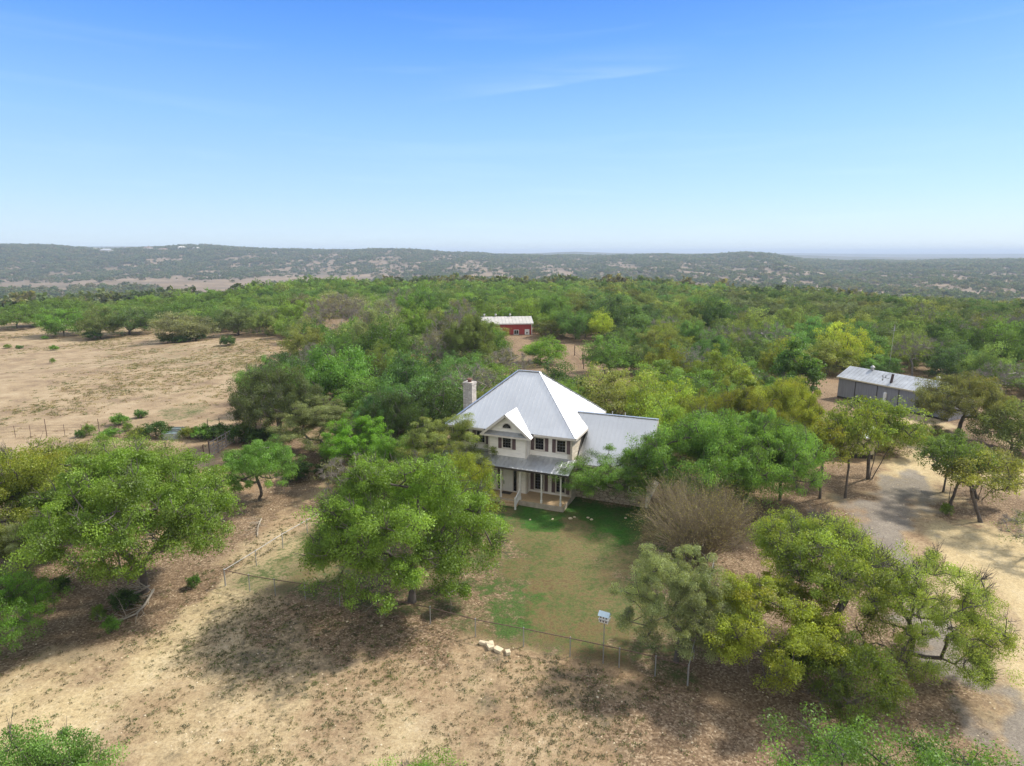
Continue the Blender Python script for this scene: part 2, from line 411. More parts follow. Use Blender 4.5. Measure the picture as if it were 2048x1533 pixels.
REG = {
 'yard': PP((451, 1172), (600, 1065), (680, 1020), (800, 985), (1000, 1000), (1150, 985), (1300, 1012), (1400, 1040), (1400, 1372), (1300, 1350), (1140, 1314), (1047, 1294), (951, 1275), (861, 1250), (700, 1215)),
 'lush': PP((985, 1030), (1040, 1005), (1150, 985), (1300, 1012), (1300, 1070), (1230, 1080), (1130, 1066), (1040, 1050)),
 'lush2': PP((1040, 1190), (1110, 1185), (1120, 1230), (1050, 1240)),
 'drive': PP((1700, 1000), (1730, 1090), (1780, 1170), (1840, 1260), (1935, 1400), (2048, 1530), (2400, 1900), (2500, 1750), (2048, 1405), (2005, 1360), (1930, 1275), (1865, 1190), (1832, 1110), (1850, 1040), (1875, 970), (1830, 945), (1760, 955)),
 'sand': PP((1700, 1000), (1800, 900), (1760, 840), (1830, 828), (1900, 860), (1880, 930), (1960, 945), (2048, 930), (2100, 960), (2048, 985), (1900, 960), (1850, 1040), (1900, 1050), (2048, 1045), (2300, 1100), (2300, 1400), (2200, 1430), (2048, 1405), (1990, 1340), (1980, 1260), (1990, 1180), (1940, 1170), (1920, 1270), (1865, 1190), (1832, 1110), (1800, 1000)),
 'litter_r': PP((1250, 1330), (1380, 1360), (1300, 1430), (1240, 1533), (1280, 1700), (2200, 1750), (1935, 1400), (1790, 1180), (1700, 1090), (1600, 1060), (1450, 1150), (1400, 1280)),
 'litter_d': PP((1250, 1100), (1500, 1040), (1560, 970), (1650, 930), (1760, 935), (1800, 960), (1720, 1010), (1740, 1100), (1600, 1130), (1400, 1200), (1280, 1200)),
 'litter_e': PP((1900, 950), (2048, 985), (2200, 1010), (2200, 1060), (2048, 1060), (1930, 1062), (1870, 1040), (1860, 990)),
 'litter_f': PP((1995, 1180), (2300, 1150), (2300, 1290), (2048, 1290), (1990, 1250)),
 'litter_l': PP((-100, 1100), (200, 1100), (420, 1050), (560, 940), (660, 930), (690, 960), (560, 1060), (420, 1150), (360, 1240), (200, 1290), (0, 1310), (-150, 1330)),
 'litter_c': PP((600, 1190), (780, 1080), (1000, 1060), (1010, 1150), (930, 1230), (860, 1300), (700, 1300), (560, 1240)),
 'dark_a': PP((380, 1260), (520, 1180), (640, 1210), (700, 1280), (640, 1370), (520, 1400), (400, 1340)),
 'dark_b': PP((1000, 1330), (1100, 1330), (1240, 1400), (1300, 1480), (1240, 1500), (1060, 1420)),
 'bright': PP((0, 1340), (250, 1280), (420, 1250), (600, 1400), (700, 1533), (600, 1700), (-200, 1700)),
 'pasture': PP((-400, 640), (60, 642), (330, 655), (430, 668), (585, 690), (575, 730), (520, 780), (470, 850), (455, 905), (300, 960), (-400, 960)),
 'track': PP((-200, 1560), (-100, 1440), (200, 1330), (370, 1215), (450, 1120), (540, 1060), (600, 1010), (650, 960), (690, 985), (640, 1025), (575, 1080), (500, 1150), (455, 1205), (330, 1330), (200, 1480), (60, 1600)),
 'green_p': PP((280, 825), (330, 812), (410, 818), (400, 838), (320, 850)),
 'green_q': PP((250, 705), (330, 690), (470, 700), (560, 690), (450, 740), (330, 735)),
 'gatepad': PP((380, 905), (430, 868), (520, 830), (540, 850), (470, 890), (410, 925)),
}
def reg(name, x, y, soft, wob=1.0):
    d = poly_sd(x, y, REG[name])
    d = d + wob * soft * 0.8 * fbm(x, y, 60) + wob * soft * 0.5 * fbm(x, y, 170, 3)
    return sstep(d / soft * 0.5 + 0.5)

def build_ground():
    az = np.concatenate([np.arange(-180, -52, 8.0), np.arange(-52, 52, 0.2), np.arange(52, 180.1, 8.0)])
    r = [0.0, 4.0, 9.0]
    rr = 13.0
    while rr < 26000:
        r.append(rr); rr *= 1.0105 if rr < 120 else (1.013 if rr < 4500 else 1.05)
    r = np.array(r)
    A, Rr = np.meshgrid(np.radians(az), r)
    X = Rr * np.sin(A); Y = Rr * np.cos(A)
    Z = terrain(X, Y)
    nr, na = X.shape
    V = np.stack([X, Y, Z], -1).reshape(-1, 3)
    i = np.arange(nr * na).reshape(nr, na)
    q = np.stack([i[:-1, :-1], i[1:, :-1], i[1:, 1:], i[:-1, 1:]], -1).reshape(-1, 4)[:, ::-1]
    me = bpy.data.meshes.new('ground')
    me.vertices.add(len(V)); me.vertices.foreach_set('co', V.ravel())
    me.loops.add(len(q) * 4); me.loops.foreach_set('vertex_index', q.ravel().astype(np.int32))
    me.polygons.add(len(q)); me.polygons.foreach_set('loop_start', np.arange(0, len(q) * 4, 4, dtype=np.int32))
    me.update(calc_edges=True)
    me.polygons.foreach_set('use_smooth', np.ones(len(q), bool))
    x, y = V[:, 0], V[:, 1]; rad = np.hypot(x, y)
    near = (rad < 330) & (y > 5)
    C1 = np.zeros((len(V), 4), np.float32); C2 = np.zeros((len(V), 4), np.float32)
    C1[:, 3] = 0; C2[:, 3] = 0
    xn, yn = x[near], y[near]
    g = lambda nme, s, w=1.0: reg(nme, xn, yn, s, w)
    litter = np.maximum.reduce([g('litter_r', 3), g('litter_d', 3) * .8, g('litter_e', 2), g('litter_f', 1.5), g('litter_l', 3), g('litter_c', 3.0)])
    for (tx, ty, tr) in TREE_DISCS:
        m = (np.abs(xn - tx) < tr * 1.6) & (np.abs(yn - ty) < tr * 1.6)
        if m.any():
            d = np.hypot(xn[m] - tx, yn[m] - ty) + 0.5 * fbm(xn[m], yn[m], 60)
            litter[m] = np.maximum(litter[m], 0.9 * sstep((tr * 1.12 - d) / (tr * 0.5)))
    past = g('pasture', 4)
    yard = g('yard', .8, .4)
    woods = np.where(yn > 74, 0.75 * (1 - past), 0)
    woods = woods * (0.6 + 0.4 * sstep(fbm(xn, yn, 20) * .5 + .5))
    woods = woods * (1 - g('sand', 2))
    litter = np.maximum(litter, woods)
    drive = g('drive', 1.2, .9) * (1 - .18 * sstep((yn - 40) / 12)); sand = g('sand', 2.0)
    track = g('track', 2.2, .8)
    litter = litter * (1 - 0.85 * sand * (1 - drive)) * (1 - .75 * drive) * (1 - .8 * track)
    grass = np.maximum.reduce([yard * 0.47, g('lush', 2.6) * .95, g('lush2', 2.5) * .72, g('green_p', 3) * .45, g('green_q', 6) * .3])
    C1[near, 3] = np.maximum(g('lush', 2.6), .5 * g('lush2', 2.5)); C1[near, 0] = litter; C1[near, 1] = grass; C1[near, 2] = drive
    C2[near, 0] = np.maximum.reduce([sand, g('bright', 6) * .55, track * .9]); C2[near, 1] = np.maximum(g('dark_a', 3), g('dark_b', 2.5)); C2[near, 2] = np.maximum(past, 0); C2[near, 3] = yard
    # farther country: brown scrub floor with pale meadows
    far = rad >= 330
    C1[far, 0] = 0.55
    for nme, c in (('mask_a', C1), ('mask_b', C2)):
        at_ = me.color_attributes.new(nme, 'FLOAT_COLOR', 'POINT'); at_.data.foreach_set('color', c.ravel())
    m, n, l, b = mat_new('ranch_ground')
    geo = n.new('ShaderNodeNewGeometry'); pos = geo.outputs['Position']
    a1 = n.new('ShaderNodeAttribute'); a1.attribute_name = 'mask_a'; s1 = n.new('ShaderNodeSeparateColor'); l.new(a1.outputs['Color'], s1.inputs[0])
    a2 = n.new('ShaderNodeAttribute'); a2.attribute_name = 'mask_b'; s2 = n.new('ShaderNodeSeparateColor'); l.new(a2.outputs['Color'], s2.inputs[0])
    ln = n.new('ShaderNodeVectorMath'); ln.operation = 'LENGTH'; l.new(pos, ln.inputs[0])
    nb = noise(n, l, 0.045, 6, pos); nm = noise(n, l, 0.32, 8, pos, .72); nf = noise(n, l, 3.2, 6, pos, .7); nff = noise(n, l, 14, 3, pos, .7)
    f1 = mixc(n, l, 0.5, nm.outputs[0], nf.outputs[0])
    base = ramp(n, l, f1, [(0.34, (0.21, 0.145, 0.10)), (0.45, (0.34, 0.245, 0.155)), (0.55, (0.44, 0.335, 0.215)), (0.66, (0.53, 0.425, 0.30))]).outputs[0]
    base = mixc(n, l, ramp(n, l, nb.outputs[0], [(0.42, (0, 0, 0)), (0.62, (.75, .75, .75))]).outputs[0], base, mixc(n, l, 1.0, base, (0.80, 0.68, 0.62), 'MULTIPLY'))
    # pasture: pinkish dry grass, a little lighter
    npm = noise(n, l, 0.11, 7, pos, .75)
    pc = ramp(n, l, mixc(n, l, .35, npm.outputs[0], nm.outputs[0]), [(0.36, (0.20, 0.14, 0.105)), (0.45, (0.30, 0.22, 0.145)), (0.52, (0.41, 0.31, 0.20)), (0.60, (0.50, 0.39, 0.27)), (0.68, (0.33, 0.30, 0.17))]).outputs[0]
    base = mixc(n, l, s2.outputs[2], base, mixc(n, l, .30, pc, base))
    # trampled lawn soil
    base = mixc(n, l, math_(n, l, 'MULTIPLY', a2.outputs['Alpha'], .85), base, mixc(n, l, 1.0, base, (0.50, 0.57, 0.41), 'MULTIPLY'))
    # sand
    sandc = ramp(n, l, f1, [(0.35, (0.44, 0.33, 0.19)), (0.5, (0.56, 0.44, 0.26)), (0.65, (0.64, 0.53, 0.36))]).outputs[0]
    base = mixc(n, l, s2.outputs[0], base, sandc)
    # dark weedy crust
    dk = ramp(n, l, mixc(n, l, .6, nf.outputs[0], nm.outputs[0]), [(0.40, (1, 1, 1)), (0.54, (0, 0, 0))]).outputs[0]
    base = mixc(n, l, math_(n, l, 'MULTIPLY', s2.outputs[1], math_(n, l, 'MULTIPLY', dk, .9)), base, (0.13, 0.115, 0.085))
    # leaf litter
    vl = n.new('ShaderNodeTexVoronoi'); vl.inputs['Scale'].default_value = 11; l.new(pos, vl.inputs['Vector'])
    sv = n.new('ShaderNodeSeparateColor'); l.new(vl.outputs['Color'], sv.inputs[0])
    lit = ramp(n, l, sv.outputs[0], [(0.0, (0.14, 0.092, 0.058)), (0.45, (0.25, 0.172, 0.112)), (0.8, (0.35, 0.25, 0.165)), (1.0, (0.50, 0.385, 0.27))]).outputs[0]
    lit = mixc(n, l, ramp(n, l, nm.outputs[0], [(0.4, (0, 0, 0)), (0.6, (.8, .8, .8))]).outputs[0], lit, mixc(n, l, 1.0, lit, (0.74, 0.70, 0.68), 'MULTIPLY'))
    lf = ramp(n, l, math_(n, l, 'ADD', s1.outputs[0], math_(n, l, 'MULTIPLY', math_(n, l, 'SUBTRACT', f1, .5), 1.6)), [(0.25, (0, 0, 0)), (0.62, (1, 1, 1))]).outputs[0]
    base = mixc(n, l, math_(n, l, 'MULTIPLY', lf, .93), base, lit)
    # grass
    gr = ramp(n, l, mixc(n, l, .5, nf.outputs[0], nff.outputs[0]), [(0.35, (0.042, 0.062, 0.020)), (0.5, (0.072, 0.105, 0.030)), (0.65, (0.11, 0.150, 0.048))]).outputs[0]
    gr = mixc(n, l, math_(n, l, 'MULTIPLY', a1.outputs['Alpha'], ramp(n, l, nm.outputs[0], [(.4, (.2, .2, .2)), (.58, (.95, .95, .95))]).outputs[0]), gr, mixc(n, l, 1.0, gr, (.38, 1.30, .38), 'MULTIPLY'))
    gsum = math_(n, l, 'ADD', s1.outputs[1], math_(n, l, 'MULTIPLY', math_(n, l, 'SUBTRACT', f1, .5), 3.8))
    gf = ramp(n, l, gsum, [(0.28, (0, 0, 0)), (0.72, (.92, .92, .92))]).outputs[0]
    gf = mixc(n, l, 1.0, gf, ramp(n, l, s1.outputs[1], [(0.02, (0, 0, 0)), (0.2, (1, 1, 1))]).outputs[0], 'MULTIPLY')
    base = mixc(n, l, gf, base, gr)
    # old asphalt breaking up into gravel
    asp = ramp(n, l, mixc(n, l, .5, nm.outputs[0], nff.outputs[0]), [(0.36, (0.15, 0.135, 0.125)), (0.5, (0.235, 0.21, 0.192)), (0.64, (0.35, 0.315, 0.285))]).outputs[0]
    df = ramp(n, l, math_(n, l, 'ADD', s1.outputs[2], math_(n, l, 'MULTIPLY', math_(n, l, 'SUBTRACT', nm.outputs[0], .5), 1.0)), [(0.28, (0, 0, 0)), (0.78, (.85, .85, .85))]).outputs[0]
    base = mixc(n, l, df, base, asp)
    # tufts of low weeds on the bare ground
    vt = n.new('ShaderNodeTexVoronoi'); vt.inputs['Scale'].default_value = 1.9; l.new(pos, vt.inputs['Vector'])
    tf = ramp(n, l, math_(n, l, 'ADD', vt.outputs['Distance'], math_(n, l, 'MULTIPLY', nm.outputs[0], .35)), [(0.26, (1, 1, 1)), (0.34, (0, 0, 0))]).outputs[0]
    inv = math_(n, l, 'SUBTRACT', 1.0, math_(n, l, 'MAXIMUM', math_(n, l, 'MAXIMUM', s1.outputs[0], s1.outputs[2]), s1.outputs[1]), True)
    tf2 = math_(n, l, 'MULTIPLY', math_(n, l, 'MULTIPLY', tf, inv), .55)
    base = mixc(n, l, tf2, base, (0.17, 0.15, 0.095))
    ng1 = noise(n, l, 7.5, 3, pos, .8); ng2 = noise(n, l, 24, 2, pos, .8)
    gr1 = ramp(n, l, mixc(n, l, .45, ng1.outputs[0], ng2.outputs[0]), [(0.36, (.60, .58, .54)), (0.5, (1, 1, 1)), (0.63, (1.32, 1.30, 1.24))]).outputs[0]
    base = mixc(n, l, .85, base, mixc(n, l, 1.0, base, gr1, 'MULTIPLY'))
    # country beyond the plateau
    vb = noise(n, l, 0.0042, 5, pos); vs = noise(n, l, 0.03, 6, pos)
    mead = ramp(n, l, mixc(n, l, .35, vb.outputs[0], vs.outputs[0]), [(0.36, (0.15, 0.125, 0.085)), (0.50, (0.25, 0.185, 0.13)), (0.62, (0.36, 0.27, 0.19))]).outputs[0]
    ff = n.new('ShaderNodeMapRange'); ff.inputs[1].default_value = 300; ff.inputs[2].default_value = 620; l.new(ln.outputs['Value'], ff.inputs[0])
    base = mixc(n, l, ff.outputs[0], base, mead)
    ff2 = n.new('ShaderNodeMapRange'); ff2.inputs[1].default_value = 3300; ff2.inputs[2].default_value = 4300; l.new(ln.outputs['Value'], ff2.inputs[0])
    scrub = ramp(n, l, mixc(n, l, .5, vb.outputs[0], vs.outputs[0]), [(0.44, (0.055, 0.075, 0.04)), (0.58, (0.16, 0.14, 0.10))]).outputs[0]
    base = mixc(n, l, ff2.outputs[0], base, scrub)
    base = mixc(n, l, 1.0, base, (0.80, 0.815, 0.79), 'MULTIPLY')
    l.new(base, b.inputs['Base Color']); b.inputs['Roughness'].default_value = 0.95
    b.inputs['Specular IOR Level'].default_value = 0.15
    bp = n.new('ShaderNodeBump'); bp.inputs['Strength'].default_value = 0.45; bp.inputs['Distance'].default_value = 0.12
    l.new(f1, bp.inputs['Height']); l.new(bp.outputs[0], b.inputs['Normal'])
    me.materials.append(m)
    o = bpy.data.objects.new('ground', me); COL.objects.link(o)
    tag(o, kind='structure')

# ------------------------------------------------------------ trees
def quads_mesh(name, P, N, size, asp, tint, tip, mat, extra=None):
    """P points, N normals -> leaf quads; extra = (verts, faces, mat) for the wood in the same mesh"""
    k = len(P)
    up = rng.normal(size=(k, 3)); T = np.cross(N, up); T /= np.linalg.norm(T, axis=1)[:, None] + 1e-9
    B = np.cross(N, T)
    s = size[:, None]
    a = T * s * 0.5; b_ = B * s * 0.5 * asp
    V = np.stack([P - a, P - b_ * .9 + a * .1, P + a, P + b_ * .9 + a * .1], 1).reshape(-1, 3)
    nf = k; nv = len(V)
    idx = np.arange(nv, dtype=np.int32)
    starts = np.arange(0, nv, 4, dtype=np.int32)
    mi = np.zeros(nf, np.int32)
    if extra is not None:
        ev, ef = extra
        idx = np.concatenate([idx, (ef.ravel() + nv).astype(np.int32)])
        starts = np.concatenate([starts, nv + np.arange(0, ef.size, 4, dtype=np.int32)])
        V = np.concatenate([V, ev]); mi = np.concatenate([mi, np.ones(len(ef), np.int32)])
        tint = np.concatenate([tint, np.full(len(ef), .5)]); tip = np.concatenate([tip, np.zeros(len(ef))])
    me = bpy.data.meshes.new(name)
    me.vertices.add(len(V)); me.vertices.foreach_set('co', V.ravel().astype(np.float32))
    me.loops.add(len(idx)); me.loops.foreach_set('vertex_index', idx)
    me.polygons.add(len(starts)); me.polygons.foreach_set('loop_start', starts)
    me.update(calc_edges=True)
    for nm, arr in (('tint', tint), ('tip', tip)):
        at_ = me.attributes.new(nm, 'FLOAT', 'FACE'); at_.data.foreach_set('value', arr.astype(np.float32))
    me.materials.append(mat)
    if extra is not None:
        me.materials.append(M['bark']); me.polygons.foreach_set('material_index', mi)
    return me
def tubes_np(segs, nside):
    """segs: list of (p0,p1,r0,r1) -> verts, quads (open prisms)"""
    S = np.array([np.concatenate([a, b, [r0, r1]]) for a, b, r0, r1 in segs])
    a, b, r0, r1 = S[:, :3], S[:, 3:6], S[:, 6], S[:, 7]
    d = b - a; d /= np.linalg.norm(d, axis=1)[:, None] + 1e-9
    ref = np.tile([0.31, 0.22, 0.92], (len(S), 1)); q = np.cross(d, ref); q /= np.linalg.norm(q, axis=1)[:, None] + 1e-9
    u = np.cross(q, d)
    ang = 2 * np.pi * np.arange(nside) / nside
    o = q[:, None, :] * np.cos(ang)[None, :, None] + u[:, None, :] * np.sin(ang)[None, :, None]
    A = a[:, None, :] - d[:, None, :] * (r0 * .3)[:, None, None] + o * r0[:, None, None]; B = b[:, None, :] + o * r1[:, None, None]
    V = np.concatenate([A, B], 1)
    base = np.arange(len(S))[:, None] * 2 * nside
    i = np.arange(nside); j = (i + 1) % nside
    F = np.stack([base + i, base + j, base + nside + j, base + nside + i], -1).reshape(-1, 4)
    return V.reshape(-1, 3), F
def mesh_np(name, V, F, mat):
    me = bpy.data.meshes.new(name)
    me.vertices.add(len(V)); me.vertices.foreach_set('co', V.ravel().astype(np.float32))
    me.loops.add(F.size); me.loops.foreach_set('vertex_index', F.ravel().astype(np.int32))
    me.polygons.add(len(F)); me.polygons.foreach_set('loop_start', np.arange(0, F.size, 4, dtype=np.int32))
    me.update(calc_edges=True)
    me.polygons.foreach_set('use_smooth', np.ones(len(F), bool))
    me.materials.append(mat)
    return me

def grow(seed, W, H, nclump, leaves, leaf, bare=0.0, low=0.3, lean=(0, 0), trunks=1, spread=1.0, clump_r=1.0, dead=0, twigs=0, fork=0.22, droop=0.0, shell=0.62, zb=.28):
    """live-oak skeleton: leaf clumps placed in a lumpy dome, joined back to the trunk by winding limbs.
    returns wood segments, leaf points/normals/size/tint/tip"""
    g = np.random.default_rng(seed)
    lobes = g.normal(size=(7, 3)); lobes[:, 2] = abs(lobes[:, 2]) * .6; lobes /= np.linalg.norm(lobes, axis=1)[:, None]
    lamp = g.uniform(-.34, .26, 7)
    C = []
    tries = 0
    while len(C) < nclump and tries < nclump * 60:
        tries += 1
        d = g.normal(size=3); d[2] = abs(d[2]) * 0.9 - zb; d /= np.linalg.norm(d)
        k = 1 + sum(lamp[i] * math.exp(-((1 - d @ lobes[i]) / .22)) for i in range(7))
        rr = (shell + (1 - shell) * g.random() ** .5) * k * (0.97 if g.random() < .8 else 0.6)
        p = np.array([d[0] * W / 2 * rr, d[1] * W / 2 * rr, H * (low + (1 - low) * .42) + d[2] * H * (1 - low) * (.56 if d[2] > 0 else .62) * rr])
        p[2] -= droop * (np.hypot(p[0], p[1]) / (W / 2)) ** 2 * H * .25
        p[0] += lean[0] * p[2] / H * W / 2; p[1] += lean[1] * p[2] / H * W / 2
        p[2] = max(p[2], H * .13)
        if any(np.linalg.norm((p - c) * [1, 1, 1.3]) < W * .075 / max(.6, (nclump / 60) ** .5) for c in C): continue
        C.append(p)
    C = np.array(C)
    # skeleton
    nodes = []; parent = []
    def add(p, par): nodes.append(np.array(p, float)); parent.append(par); return len(nodes) - 1
    roots = []
    for k in range(trunks):
        a = g.uniform(0, 6.28) + k * 6.28 / trunks
        off = np.array([math.cos(a), math.sin(a)]) * (0.16 * W / 12 if trunks == 1 else 0.045 * W)
        n0 = add([off[0] * .5 if trunks > 1 else 0, off[1] * .5 if trunks > 1 else 0, -0.15], -1); roots.append(n0)
        hf = H * fork * g.uniform(.85, 1.2)
        for j in range(1, 5):
            t = j / 4
            n0 = add([off[0] * (.5 if trunks > 1 else 0) + off[0] * t * (3.0 if trunks > 1 else 1.2) + g.normal() * .05 + lean[0] * t * .6, off[1] * (.5 if trunks > 1 else 0) + off[1] * t * (3.0 if trunks > 1 else 1.2) + g.normal() * .05 + lean[1] * t * .6, hf * t], n0)
    forks = [i for i in range(len(nodes)) if nodes[i][2] > H * fork * .55]
    order = np.argsort([np.linalg.norm(c - nodes[forks[0]]) for c in C])
    usable = list(forks); ends = []
    for ci in order:
        c = C[ci]
        best, bd = None, 1e9
        for ni in usable:
            p = nodes[ni]; v = c - p; dist = np.linalg.norm(v)
            back = 0
            hor = np.hypot(*p[:2]) - np.hypot(*c[:2])
            if hor > 0: back = hor * 1.2
            cost = dist + back + (0.5 * max(0, p[2] - c[2]))
            if cost < bd: bd, best = cost, ni
        p = nodes[best]; v = c - p; L = np.linalg.norm(v)
        ns = max(2, int(L / (W * .075)))
        cur = best; side = np.cross(v, [0, 0, 1.0]); side /= np.linalg.norm(side) + 1e-6
        amp = g.normal() * .10 * L; arch = g.uniform(-.02, .12) * L; ph = g.uniform(0, 3.14)
        for j in range(1, ns + 1):
            t = j / ns
            q = p + v * t + side * amp * math.sin(math.pi * t) + np.array([0, 0, 1]) * arch * math.sin(math.pi * t) + g.normal(size=3) * .022 * L * (t < 1)
            cur = add(q, cur); usable.append(cur)
        ends.append(cur)
    # radii by pipe rule
    n = len(nodes); wsum = np.zeros(n); ch = [[] for _ in range(n)]
    for i in range(n):
        if parent[i] >= 0: ch[parent[i]].append(i)
    for i in reversed(range(n)):
        wsum[i] = 1.0 if not ch[i] else sum(wsum[c] for c in ch[i])
    tr = 0.031 * W ** .95 / trunks ** .45
    rad = tr * (wsum / nclump * trunks) ** .44
    rad = np.maximum(np.minimum(rad, tr * 1.1), 0.010 * W / 10)
    segs = []
    for i in range(n):
        if parent[i] >= 0:
            r0 = rad[parent[i]] if wsum[parent[i]] < wsum[i] * 2.4 else rad[i] * 1.1
            if parent[i] in roots: r0 *= 1.55
            segs.append((nodes[parent[i]], nodes[i], min(r0, rad[parent[i]] * 1.55), rad[i]))
    # bare twigs
    ntw = int(twigs * len(ends))
    for _ in range(ntw):
        e = ends[g.integers(len(ends))]; p0 = nodes[e]
        out = nodes[e] - np.array([0, 0, H * .35]); out /= np.linalg.norm(out) + 1e-6
        d = out * .7 + g.normal(size=3) * .6; d[2] += .25; d /= np.linalg.norm(d)
        L = g.uniform(.04, .10) * W; r = .0013 * W
        mid = p0 + d * L * .5 + g.normal(size=3) * .05 * L
        segs.append((p0, mid, r * 1.3, r)); segs.append((mid, mid + (d + g.normal(size=3) * .35) * L * .5, r, r * .5))
        for _k in range(2):
            d2 = d + g.normal(size=3) * .7; d2 /= np.linalg.norm(d2)
            segs.append((mid, mid + d2 * L * .45, r * .7, r * .4))
    # leaves
    P, N, S, Tn, Tp = [], [], [], [], []
    cr0 = W * .115 * clump_r / max(.75, (nclump / 60) ** .42)
    for c in C:
        if g.random() < bare: continue
        k = int(leaves * g.uniform(.6, 1.4)); cr = cr0 * g.uniform(.65, 1.35)
        nsub = 4
        sub = g.normal(size=(nsub, 3)) * cr * [.52, .52, .30]
        w = g.integers(0, nsub, k)
        d = g.normal(size=(k, 3)); d /= np.linalg.norm(d, axis=1)[:, None]
        d[:, 2] = np.where((d[:, 2] < -.2) & (g.random(k) < .6), -d[:, 2], d[:, 2])
        rr = g.random(k) ** .42
        ext = np.where(g.random(k) < .10, g.uniform(1.0, 1.5, k), 1.0)
        p = c + sub[w] + d * (rr * ext)[:, None] * cr * [.70, .70, .46]
        nn = d * .55 + [0, 0, .35] + g.normal(size=(k, 3)) * .55; nn /= np.linalg.norm(nn, axis=1)[:, None]
        P.append(p); N.append(nn); S.append(leaf * g.uniform(.45, 1.5, k))
        ct = np.clip(g.normal(.5, .17), .05, .95); st = g.normal(0, .10, nsub)
        Tn.append(np.clip(ct + st[w] + g.normal(0, .14, k), 0, 1))
        tipb = np.clip(g.normal(.35, .45), 0, 1.2) * (c[2] > H * .4)
        Tp.append(np.clip(tipb * np.clip(d[:, 2] * rr * 1.6 + .1, 0, 1) + (g.random(k) < .04) * .5, 0, 1))
    if P:
        P, N, S, Tn, Tp = map(np.concatenate, (P, N, S, Tn, Tp))
        ok = P[:, 2] > .05; P, N, S, Tn, Tp = P[ok], N[ok], S[ok], Tn[ok], Tp[ok]
    return segs, (P, N, S, Tn, Tp)

VAR = {}
def variant(key, side=5, bark='bark', **kw):
    segs, (P, N, S, Tn, Tp) = grow(**kw)
    V, F = tubes_np(segs, side)
    VAR[key] = (mesh_np('trunk', V, F, M[bark]), quads_mesh('crown', P, N, S, .62, Tn, Tp, M['leaf']), kw['W'], kw['H'])
def vase(key, seed, W, H, nst, bark='bark_brown', leaves=0):
    g = np.random.default_rng(seed); segs = []; P = []
    def rec(p, d, L, r, lv):
        q = p
        for j in range(3):
            d = d + g.normal(size=3) * .07; d[2] += .02; d /= np.linalg.norm(d)
            q2 = q + d * L / 3; segs.append((q, q2, r, r * .82)); q = q2; r *= .82
        if lv > 0:
            for _ in range(int(g.integers(3, 5))):
                d2 = d + g.normal(size=3) * .27; d2 /= np.linalg.norm(d2)
                rec(p + (q - p) * g.uniform(.35, 1), d2, L * g.uniform(.55, .8), r * .75, lv - 1)
        else: P.append(q)
    for k in range(nst):
        a = g.uniform(0, 6.28); t = g.uniform(.05, .95) ** .6 * 0.85
        d = np.array([math.cos(a) * math.sin(t), math.sin(a) * math.sin(t), math.cos(t)])
        s = (W / 2 / max(.2, math.sin(t)) if t > .75 else H) * .47
        rec(np.array([math.cos(a) * .25, math.sin(a) * .25, 0]), d, min(s, H * .5), .05, 3)
    V, F = tubes_np(segs, 3)
    P = np.array(P); P = np.repeat(P, 2, 0) + g.normal(size=(len(P) * 2, 3)) * .10
    N = g.normal(size=P.shape); N /= np.linalg.norm(N, axis=1)[:, None]
    VAR[key] = (mesh_np('trunk', V, F, M[bark]), quads_mesh('crown', P, N, np.full(len(P), .07), .6, g.random(len(P)), np.zeros(len(P)), M['leaf']), W, H)

# near trees, each its own model
variant('oak_left', 8, seed=11, W=12, H=8, nclump=156, leaves=1400, leaf=0.102, low=.22, twigs=3)
variant('oak_centre', 8, seed=21, W=12, H=8.5, nclump=169, leaves=1500, leaf=0.099, low=.16, twigs=5, droop=.5)
variant('oak_grey', 7, seed=31, W=7, H=7.5, nclump=110, leaves=1500, leaf=0.068, low=.06, twigs=4, droop=.3, bark='bark')
variant('oak_yellow', 7, seed=41, W=7.5, H=6, nclump=104, leaves=1150, leaf=0.095, low=.2, bare=.12, twigs=5)
variant('oak_gnarled', 8, seed=51, W=12, H=7.5, nclump=143, leaves=1150, leaf=0.095, zb=.12, low=.42, bare=.08, twigs=6, trunks=2, fork=.3)
variant('oak_leaning', 8, seed=61, W=9.5, H=7.0, nclump=123, leaves=900, leaf=0.082, low=.15, bare=.1, twigs=7, lean=(.55, -.1), droop=1.0)
variant('low_bush', 6, seed=71, W=6, H=3.2, nclump=55, leaves=684, leaf=0.088, low=.02, bare=.15, twigs=8, fork=.1)
variant('canopy_a', 6, seed=81, W=11, H=6.5, nclump=143, leaves=1064, leaf=0.095, low=.2, twigs=3)
variant('canopy_b', 6, seed=91, W=11, H=6.5, nclump=123, leaves=988, leaf=0.102, low=.2, twigs=3)
variant('round_small', 6, seed=101, W=6, H=4.2, nclump=70, leaves=1100, leaf=0.075, low=.22, twigs=1, shell=.8)
# middle-distance trees
for k in range(5):
    variant('mid%d' % k, 5, seed=200 + k, W=10, H=6.5, nclump=62, leaves=390, leaf=0.20, low=.10, zb=.62, twigs=1.5, fork=.16 + .02 * k, trunks=1 + (k % 3 == 2), clump_r=1.12)
for k in range(3):
    variant('open%d' % k, 6, seed=230 + k, W=7, H=6.5, nclump=46, leaves=255, leaf=0.160, low=.42, twigs=3, fork=.36, trunks=1 + k, clump_r=.95)
for k in range(3):
    variant('sparse%d' % k, 4, seed=260 + k, W=9, H=6.8, nclump=60, leaves=165, leaf=0.160, low=.25, bare=.55, twigs=20, bark='bark_light', fork=.24, trunks=1 + k % 2)
for k in range(2):
    variant('juniper%d' % k, 5, seed=290 + k, W=5, H=5.5, nclump=46, leaves=360, leaf=0.160, low=.02, fork=.1, shell=.5)
for k in range(3):
    variant('shrub%d' % k, 4, seed=310 + k, W=2.2, H=1.3, nclump=30, leaves=150, leaf=0.112, low=.02, fork=.1, twigs=1, clump_r=1.15)
